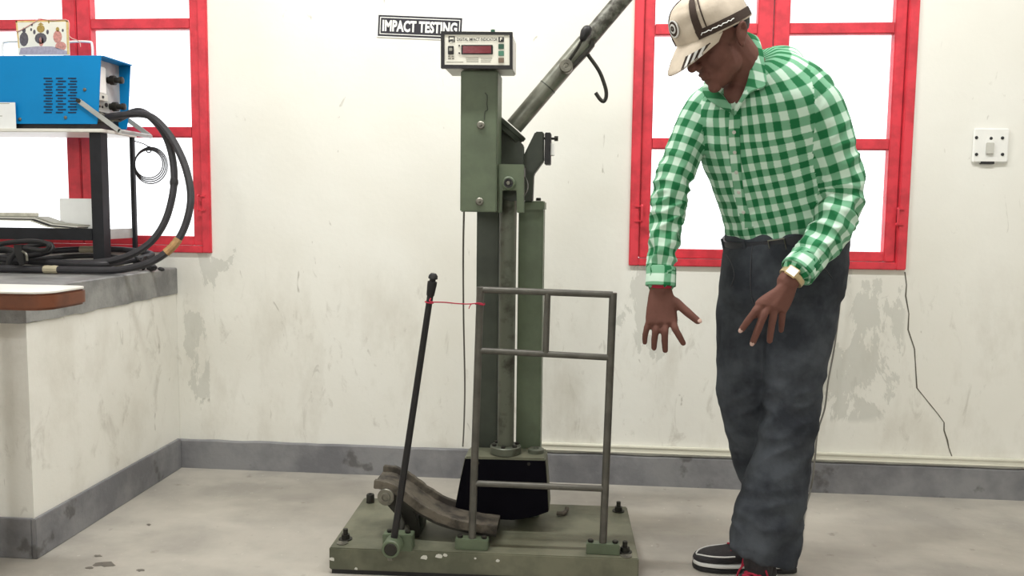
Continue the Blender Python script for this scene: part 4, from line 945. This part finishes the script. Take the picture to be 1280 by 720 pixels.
def in_loop(x, y):
    c_in = False; n_ = len(lx)
    for a in range(n_):
        b = (a+1) % n_
        if (ly[a] > y) != (ly[b] > y) and x < (lx[b]-lx[a])*(y-ly[a])/(ly[b]-ly[a])+lx[a]: c_in = not c_in
    return c_in
kill = []
for fc_ in bmx.faces:
    d_ = np.array(fc_.calc_center_median())-lc
    if np.abs(d_).max() < .2 and d_@ax_ > -.05 and in_loop(d_@vt[0], d_@vt[1]): kill.append(fc_)
bmesh.ops.delete(bmx, geom=kill, context='FACES'); bmx.to_mesh(me); bmx.free(); me.update()
A = verts(me); Nn = normals(me)
def chain_np(ch, seg=16):
    S_ = np.array(spline(ch, seg)); P_ = S_[:, :3]; ln = np.concatenate([[0], np.cumsum(np.linalg.norm(np.diff(P_, axis=0), axis=1))]); return P_, ln, S_[:, 3]
def nearest(A, ch):
    P_, ln, rr = chain_np(ch); d = np.linalg.norm(A[:, None, :]-P_[None], axis=2); j = d.argmin(1)
    return d[np.arange(len(A)), j]/rr[j], j, ln[j], P_, ln, rr
spine_r = [tuple(p[:3])+((p[3]*.5+p[4]*.5),) for p in spine]
LU = 8*.043/(2*PI)
def limb_uv(A, ch, off):
    q, j, l0, P_, ln, rr = nearest(A, ch)
    T = np.gradient(P_, axis=0); T /= np.linalg.norm(T, axis=1)[:, None]
    rel = A-P_[j]; v_ = ln[j]+(rel*T[j]).sum(1)
    e1 = np.cross(T, np.array([0, 1., 0])); e1 /= np.linalg.norm(e1, axis=1)[:, None]; e2 = np.cross(T, e1)
    ang = np.arctan2((rel*e1[j]).sum(1), (rel*e2[j]).sum(1)); return q, np.stack([ang*LU+off, v_], 1)
def torso_uv(A):
    P_, ln, rr = chain_np(spine_r); d = np.linalg.norm(A[:, None, :]-P_[None], axis=2); j = d.argmin(1)
    T = np.gradient(P_, axis=0); T /= np.linalg.norm(T, axis=1)[:, None]; rel = A-P_[j]
    v_ = ln[j]+(rel*T[j]).sum(1); ang = np.arctan2(rel@np.array(PLt), rel@np.array(PF)); return d[np.arange(len(A)), j]/rr[j], np.stack([ang*.165, v_], 1)
# folds
qL, uvL = limb_uv(A, armL, .3); qR, uvR = limb_uv(A, armR, .7); qT, uvT = torso_uv(A)
disp = np.zeros(len(A))
for i in range(len(A)):
    p = V(A[i]); q = min(qL[i], qR[i], qT[i])
    if qT[i] <= min(qL[i], qR[i])*1.05:
        v_ = uvT[i][1]; w2 = max(0, 1-v_/.22)      # more folds towards the waist
        disp[i] = .0035*noise.noise(V((p.x*16+p.z*9, p.y*16, p.z*22-p.x*8)))+.006*w2*noise.noise(V((p.x*20, p.y*20, p.z*45)))
    else:
        uu = uvL[i] if qL[i] < qR[i] else uvR[i]; v_ = uu[1]; w2 = min(1, max(0, (v_-.10)/.15))
        rid = 1-abs(noise.noise(V((uu[0]*16+3*v_, v_*26, 1.7 if qL[i] < qR[i] else 9)))*2)
        disp[i] = (.0025+.0085*w2)*(rid-.62)
A2 = A+Nn*disp[:, None]; 
F_ = np.zeros((len(me.polygons), 3)); me.polygons.foreach_get('center', F_.ravel()); cf = np.empty(len(me.polygons)*3); me.polygons.foreach_get('center', cf); cf = cf.reshape(-1, 3)
fq = np.stack([torso_uv(cf)[0]*.97, limb_uv(cf, armL, 0)[0], limb_uv(cf, armR, 0)[0]], 1).argmin(1)
li = np.empty(len(me.loops), int); me.loops.foreach_get('vertex_index', li)
lt = np.empty(len(me.polygons), int); me.polygons.foreach_get('loop_total', lt); lf = np.repeat(np.arange(len(lt)), lt)
UV = np.stack([uvT, uvL, uvR], 1)[li, fq[lf]]
# keep the angle continuous across the back seam within a face
st0 = np.concatenate([[0], np.cumsum(lt)[:-1]]); first = UV[st0][lf]; per = np.where(fq[lf] == 0, .165, LU)*2*PI
UV[:, 0] -= np.round((UV[:, 0]-first[:, 0])/per)*per
ul = me.uv_layers.new(name='cloth'); ul.data.foreach_set('uv', UV.ravel())
setverts(me, A2-np.array(PR0))
me.polygons.foreach_set('use_smooth', [True]*len(me.polygons))
shirt = link('shirt', me, M['gingham'], person)
shirt['label'] = 'green and white checked long sleeved shirt'
def cloth_uv(o, f):
    """give a small cloth piece its own check coordinates"""
    ul = o.data.uv_layers.new(name='cloth')
    for l in o.data.loops: ul.data[l.index].uv = f(o.data.vertices[l.vertex_index].co)
# collar: band folded over around the neck, two points in front
cl = MB(); R = []
for a, b in zip(I_, O_):
    a = V(a); b = V(b); dn = V((0,0,-1)); mid = lerp(a, b, .45)+(b-a).cross(V((0,0,1))).normalized()*0
    R.append([a+V((0,0,-.022)), a, lerp(a, b, .3)+V((0,-.004,.004)), b, b+V((0,.003,-.004)), lerp(a, b, .3)+V((0,.0,-.004))])
cl.rings(R); co = obj('collar', cl, M['gingham'], shirt, angle=60)
cloth_uv(co, lambda v: (v.x*1.0+v.y*.5, v.z+.3*v.x))
# placket and buttons: laid on the shirt front by ray from outside
bvh_me = me
from mathutils.bvhtree import BVHTree
bvh = BVHTree.FromPolygons([tuple(v) for v in A2], [tuple(p.vertices) for p in me.polygons])
def on_shirt(px, py):
    d = (at(px, py, 1)-V((0,0,CAM_H))).normalized(); h_ = bvh.ray_cast(V((0,0,CAM_H)), d); return h_[0], h_[1]
pts = [on_shirt(*p) for p in ((919,143),(918,165),(919,190),(921,215),(924,240),(930,265),(936,284))]
pts = [q for q in pts if q[0] is not None]
if len(pts) > 3:
    R = []
    S_ = spline([tuple(q[0])+tuple(q[1]) for q in pts], 4)
    for i, q in enumerate(S_):
        c = V(q[:3]); nv = V(q[3:]).normalized(); t = (V(S_[min(i+1, len(S_)-1)][:3])-V(S_[max(i-1,0)][:3])).normalized(); sd = t.cross(nv).normalized()
        R.append([c-sd*.014-nv*.003, c+sd*.014-nv*.003, c+sd*.014+nv*.0022, c-sd*.014+nv*.0022])
    pk = obj('placket', MB().rings(R), M['gingham'], shirt); cloth_uv(pk, lambda v: (v.dot(PLt)*1.05+.012, v.z))
    for q in pts[1:-1]:
        obj('button', MB().lathe(q[0]+q[1]*.002, q[1], [(0,.0048),(.002,.0048),(.0024,.003)], 12), M['lightgrey'], shirt)
# cuffs
for ch, nm in ((armL, 'cuff'), (armR, 'cuff')):
    a, b = V(ch[-2][:3]), V(ch[-1][:3]); d = (b-a).normalized(); r = ch[-1][3]
    cu = obj(nm, MB().lathe(b-d*.035, d, [(0,r*1.0),(.004,r*1.07),(.05,r*1.10),(.052,r*1.02),(.046,r*.92),(.0,r*.9)], 26), M['gingham'], shirt)
    cloth_uv(cu, lambda v, b=b, d=d: (((v+PR0-b).dot(d.orthogonal().normalized()))*1.2, (v+PR0-b).dot(d)))

# ---- trousers
tr_ = MB(); tr_.rings(torso_rings([tuple(q) for q in spline(hips, 4)]))
_S = spline(legL, 6); tr_.tube([q[:3] for q in _S], [q[3] for q in _S], 24); limb(tr_, legR, 1, 24)
tr_.ell(at(1010,345,2.40), (V((.08,0,0)), V((0,.08,0)), V((0,0,.10))), 18, 10)   # seat
me = remesh(tr_, .006, 6, .5); A = verts(me); Nn = normals(me); disp = np.zeros(len(A)); zk = at(990,505,2.26).z
for i in range(len(A)):
    p = V(A[i]); kn = math.exp(-((p.z-zk+.03)/.12)**2); an = max(0, 1-(p.z-.1)/.22) if p.z < .32 else 0
    disp[i] = .006*noise.noise(V((p.x*11+p.z*5, p.y*11, p.z*9-p.x*6)))+(.004+.012*kn+.022*an)*(.35-abs(noise.noise(V((p.x*9+p.z*13, p.y*9, p.z*16-p.x*12)))))
# the near hem is cut on a slant and turned out a little
A2 = A+Nn*disp[:, None]
setverts(me, A2-np.array(PR0)); me.polygons.foreach_set('use_smooth', [True]*len(me.polygons))
trousers = link('trousers', me, M['trouser'], person); trousers['label'] = 'charcoal trousers'
bvt = BVHTree.FromPolygons([tuple(v) for v in A2], [tuple(p.vertices) for p in me.polygons])
def on_tr(px, py):
    d = (at(px, py, 1)-V((0,0,CAM_H))).normalized(); h_ = bvt.ray_cast(V((0,0,CAM_H)), d); return h_
def seam(name, px, r=.0016):
    q = [on_tr(*p) for p in px]; q = [h_[0]+h_[1]*.0006 for h_ in q if h_[0] is not None]
    if len(q) > 2: obj(name, MB().tube(spline([tuple(p) for p in q], 4), r, 5), M['leather'], trousers)
seam('fly_seam', ((941,304),(939,325),(938,350),(940,372),(946,388)))
seam('pocket_seam', ((908,318),(915,330),(918,345),(914,358)))
seam('pocket_seam', ((1018,322),(1030,335),(1040,348)))
# belt
c0, t0 = V(spine[0][:3]), (V(spine[2][:3])-V(spine[0][:3])).normalized()
c0 = at(983.5, 291, 2.36)
bt = MB(); R = []
f = (PF-t0*PF.dot(t0)).normalized(); l = f.cross(t0); l = l if l.dot(PLt) > 0 else -l
n = 48
def belt_pt(a_, g, z): cs, sn = math.cos(a_), math.sin(a_); return c0+t0*z+l*(.171+g)*math.copysign(abs(cs)**(2/2.3), cs)+f*(.1275+g)*math.copysign(abs(sn)**(2/2.3), sn)
for k in range(n):
    a_ = 2*PI*k/n; R.append([belt_pt(a_, -.004, -.017), belt_pt(a_, .0035, -.017), belt_pt(a_, .0035, .017), belt_pt(a_, -.004, .017)])
belt = obj('belt', MB().rings(R, closed=True), M['leather'], person)
a_ = PI/2-.04; bp2 = belt_pt(a_, .006, 0); tx = (belt_pt(a_+.1,.006,0)-belt_pt(a_-.1,.006,0)).normalized()
bq = [bp2+tx*x+t0*z for x, z in ((-.021,-.017),(.021,-.017),(.021,.017),(-.021,.017))]
obj('buckle', MB().tube(bq, .0026, 8, closed=True), M['steel'], belt)
for a_ in (PI/2+.42, PI/2-.55, PI/2+1.1): 
    q = belt_pt(a_, .006, 0); tx = (belt_pt(a_+.05,.006,0)-belt_pt(a_-.05,.006,0)).normalized(); nv = tx.cross(t0)
    nv = nv if nv.dot(q-c0) > 0 else -nv
    obj('belt_loop', MB().prism([q+tx*x+t0*z-nv*.004 for x, z in ((-.006,-.024),(.006,-.024),(.006,.023),(-.006,.023))], nv*.005), M['trouser'], belt, bevel=.001)

# ---- watch and wrist thread
wd_ = (at(985,352,2.10)-wl).normalized(); wc = at(990,346.5,2.1035)
wa_ = obj('watch', MB().lathe(wc-wd_*.007, wd_, [(0,.0275),(0,.0315),(.002,.0325),(.012,.0325),(.014,.0315),(.014,.0275)], 28), M['goldmetal'], person)
wn = V((-.35,-.9,.28)); wn = (wn-wd_*wn.dot(wd_)).normalized(); ws_ = wd_.cross(wn)
fc = wc+wn*.031
obj('watch_case', MB().prism([fc+ws_*x+wd_*y for x, y in ((-.015,-.013),(.015,-.013),(.015,.013),(-.015,.013))], wn*.007), M['goldmetal'], wa_, bevel=.002)
obj('watch_dial', MB().prism([fc+wn*.0068+ws_*x+wd_*y for x, y in ((-.012,-.010),(.012,-.010),(.012,.010),(-.012,.010))], wn*.0008), M['watchface'], wa_)
rc = at(826,357.5,2.203); rd = V((0,-.05,-1)).normalized(); e1 = V((1,0,0)); e2 = rd.cross(e1)
tw = MB()
for k in range(3): tw.tube([rc+rd*(k*.003-.003)+(e1*math.cos(2*PI*j/24)+e2*math.sin(2*PI*j/24))*(.0292+.001*math.sin(j*2+k)) for j in range(24)], .0022, 6, closed=True)
obj('wrist_thread', tw, M['lace'], person)

# ---- cap
def dome(th, ph, g=0):
    """th 0 = front, positive to the man's left; ph 0 = rim .. pi/2 = crown button"""
    cz = math.sin(ph)**.85; cr = math.cos(ph)**.62 if ph < PI/2-.001 else 0
    rim = .030+.012*math.cos(th)+.003
    return hd_(-(.0865+g)*math.sin(th)*cr, .006+(.110+g)*math.cos(th)*cr+.012*cz*max(0, math.cos(th))*cr, rim+(.103+g)*cz*(1-.02))
cp_ = MB(); nth, nph = 48, 16
R = [[dome(2*PI*k/nth, PI/2*i/nph, .0035*noise.noise(V((math.cos(2*PI*k/nth)*2.5, math.sin(2*PI*k/nth)*2.5, i*.35)))) for k in range(nth)] for i in range(nph)]
R.append([dome(2*PI*k/nth, PI/2-.02) for k in range(nth)])
cp_.rings([[hd_(*((V((0,0,0)))))*0+p+HU*-.004 for p in R[0]]]+R)
cap = obj('cap', cp_, M['capbeige'], person, angle=60); cap['label'] = 'beige baseball cap with dark piping and round badge'
def patch(name, th0, th1, ph0, ph1, g, mt_, n=10, par=None):
    mb = MB(); top = [[dome(lerp(th0(q/n), th1(q/n), k/4), lerp(ph0, ph1, q/n), g) for k in range(5)] for q in range(n+1)]
    bot = [[dome(lerp(th0(q/n), th1(q/n), k/4), lerp(ph0, ph1, q/n), g-.004) for k in range(5)] for q in range(n+1)]
    mb.rings([t_+b_[::-1] for t_, b_ in zip(top, bot)]); return obj(name, mb, mt_, par or cap, angle=60)
for s_ in (-1, 1):
    patch('side_piping', lambda t, s_=s_: s_*(.62+.10*t), lambda t, s_=s_: s_*(.80+.12*t), .02, 1.35, .0042, M['capdark'])
    patch('side_band', lambda t, s_=s_: s_*.62, lambda t, s_=s_: s_*2.3, .0, .17, .0046, M['capdark'])
    patch('piping', lambda t, s_=s_: s_*(.90+.10*t), lambda t, s_=s_: s_*(.93+.12*t), .12, 1.3, .0044, M['capdark'])
# round badge in front
def badge(name, r0, r1, g, mt_, sx=1.0, n=24):
    mb = MB(); R1 = []
    for k in range(n):
        a_ = 2*PI*k/n; row = []
        for rr, gg in ((r0, g-.003), (r1, g-.003), (r1, g), (r0, g)): row.append(dome(rr*math.cos(a_)*sx, .43+rr*math.sin(a_)*1.0, gg))
        R1.append(row)
    mb.rings(R1, closed=True); return obj(name, mb, mt_, cap, angle=60)
badge('badge_ring', .20, .235, .0062, M['solewhite']); badge('badge_field', .13, .20, .0056, M['capdark']); badge('badge_ring', .02, .13, .006, M['solewhite'])
badge('badge_centre', .03, .075, .0072, M['capdark'])
# brim
bm_ = MB(); nt_, nr = 20, 8; G = []; Gb = []
for j in range(nr+1):
    row = []; rowb = []
    for k in range(nt_+1):
        th = lerp(-1.2, 1.2, k/nt_); p = dome(th, .0, .001); x = j/nr
        ln = .064*math.sqrt(max(0, 1-(th/1.22)**2))**.9*x
        side = math.sin(th)
        q = p+HF*ln-HU*((.030*x+.014*x*x)*max(0, math.cos(th*1.2))+.016*side*side*(.3+.7*x))+HRt*side*.012*x
        row.append(q); rowb.append(q-HU*.003)
    G.append(row); Gb.append(rowb)
bm_.rings([g+b[::-1] for g, b in zip(G, Gb)]); brim = obj('brim', bm_, M['capbeige'], cap, angle=50)
brim['label'] = 'pale curved cap brim'
def bpt(k, j, up_): k0_, j0_ = int(k), int(j); k1_, j1_ = min(k0_+1, nt_), min(j0_+1, nr); a = lerp(lerp(G[j0_][k0_], G[j0_][k1_], k-k0_), lerp(G[j1_][k0_], G[j1_][k1_], k-k0_), j-j0_); return a+HU*up_
for sd_ in (0, 1):
    for q in range(7):
        ka, kb = 13.6+q*.72, 13.6+(q+1)*.72
        if sd_: ka, kb = nt_-ka, nt_-kb
        mb = MB(); mb.prism([bpt(ka, 4.6, .0012), bpt(kb, 4.6, .0012), bpt(kb, 7.95, .0012), bpt(ka, 7.95, .0012)], -HU*.004)
        obj('brim_stripe', mb, M['solewhite'] if q % 2 else M['capdark'], brim)
obj('crown_button', MB().ell(dome(0, PI/2-.001, .001), (HRt*.007, HF*.007, HU*.004), 12, 6), M['capdark'], cap)
# stitched word on the side band
stw = MB()
tp = [(.72+.05*k, .055+.035*abs(math.sin(k*1.9))) for k in range(18)]
stw.tube([dome(t_, p_, .0062) for t_, p_ in tp], .0013, 5); obj('stitched_script', stw, M['solewhite'], cap)

# ---- shoes
def shoe(h0_, toe, lab):
    d = (toe-h0_); Ls = d.length; d.normalize(); s_ = V((d.y, -d.x, 0)); prof = [(0,.022,.070),(.04,.030,.086),(.12,.034,.095),(.25,.036,.096),(.38,.037,.088),(.5,.040,.076),(.62,.045,.064),(.76,.047,.054),(.88,.041,.047),(.95,.032,.041),(.985,.020,.034),(1,.010,.030)]
    def sec(t, w_, zb, zt_, e=2.6, n=20): return [h0_+d*(t*Ls)+s_*w_*math.copysign(abs(math.cos(q))**(2/e), math.cos(q))+V((0,0,(zb+zt_)/2+(zt_-zb)/2*math.copysign(abs(math.sin(q))**(2/e), math.sin(q)))) for q in [2*PI*k/n for k in range(n)]]
    PR_ = spline(prof, 4)
    o0 = obj('shoe', MB().rings([sec(t, w_, .02, z) for t, w_, z in PR_]), M['shoeblack'], person); o0['label'] = lab
    def slab(z0, z1, g): return MB().rings([sec(t*1.0, w_+g, z0, z1, 5) for t, w_, z in PR_])
    obj('midsole', slab(.015, .027, .004), M['solewhite'], o0); obj('outsole', slab(0, .016, .003), M['rubber'], o0)
    def top(t, x, up_=0):   # point on the upper surface: t along, x in -1..1 sideways
        for i in range(len(PR_)-1):
            if PR_[i+1][0] >= t: break
        k_ = (t-PR_[i][0])/max(1e-6, PR_[i+1][0]-PR_[i][0]); w_ = lerp(PR_[i][1], PR_[i+1][1], k_); z = lerp(PR_[i][2], PR_[i+1][2], k_)
        zz = (.02+z)/2+(z-.02)/2*(1-abs(x)**2.6)**(1/2.6); return h0_+d*(t*Ls)+s_*(w_+up_*abs(x))*x+V((0,0,zz+up_))
    for sx in (-1, 1): obj('toe_line', MB().tube(spline([tuple(top(t, sx*x, .001)) for t, x in ((.97,.1),(.93,.55),(.84,.82),(.72,.93),(.62,.97))], 5), .0022, 6), M['solewhite'], o0)
    obj('heel_patch', MB().rings([sec(t, w_+.0016, .03, .062, 4) for t, w_, z in PR_[:10]]), M['solewhite'], o0)
    for k in range(5):
        t = .38+.055*k
        for a_, b_ in (((-.55),(.55)),((.55),(-.55))):
            obj('lace', MB().tube(spline([tuple(top(t, a_, .002)), tuple(top(t+.02, 0, .006)), tuple(top(t+.045, b_, .002))], 4), .0028, 6), M['lace'], o0)
    for sx in (-1, 1):
        obj('lace_bow', MB().tube(spline([tuple(top(.40,0,.006)), tuple(top(.44,.35*sx,.022)), tuple(top(.50,.75*sx,.010)), tuple(top(.53,.98*sx,.004)), tuple(top(.56,1.0*sx,.006)-V((0,0,.03)))], 5), .0026, 6), M['lace'], o0)
    return o0
shoe(footR[0], footR[1], 'black sports shoe seen from the side with red laces')
shoe(footL[0], footL[1], 'black sports shoe pointing at the viewer with red laces')
for lg_, an, ft in ((legL, ankL, footL), (legR, ankR, footR)):
    dd = (ft[1]-ft[0]).normalized()
    obj('sock', MB().tube([an+V((0,0,.06)), an, ft[0]+dd*.055+V((0,0,.06))], [.041,.0395,.034], 16), M['shoeblack'], person)
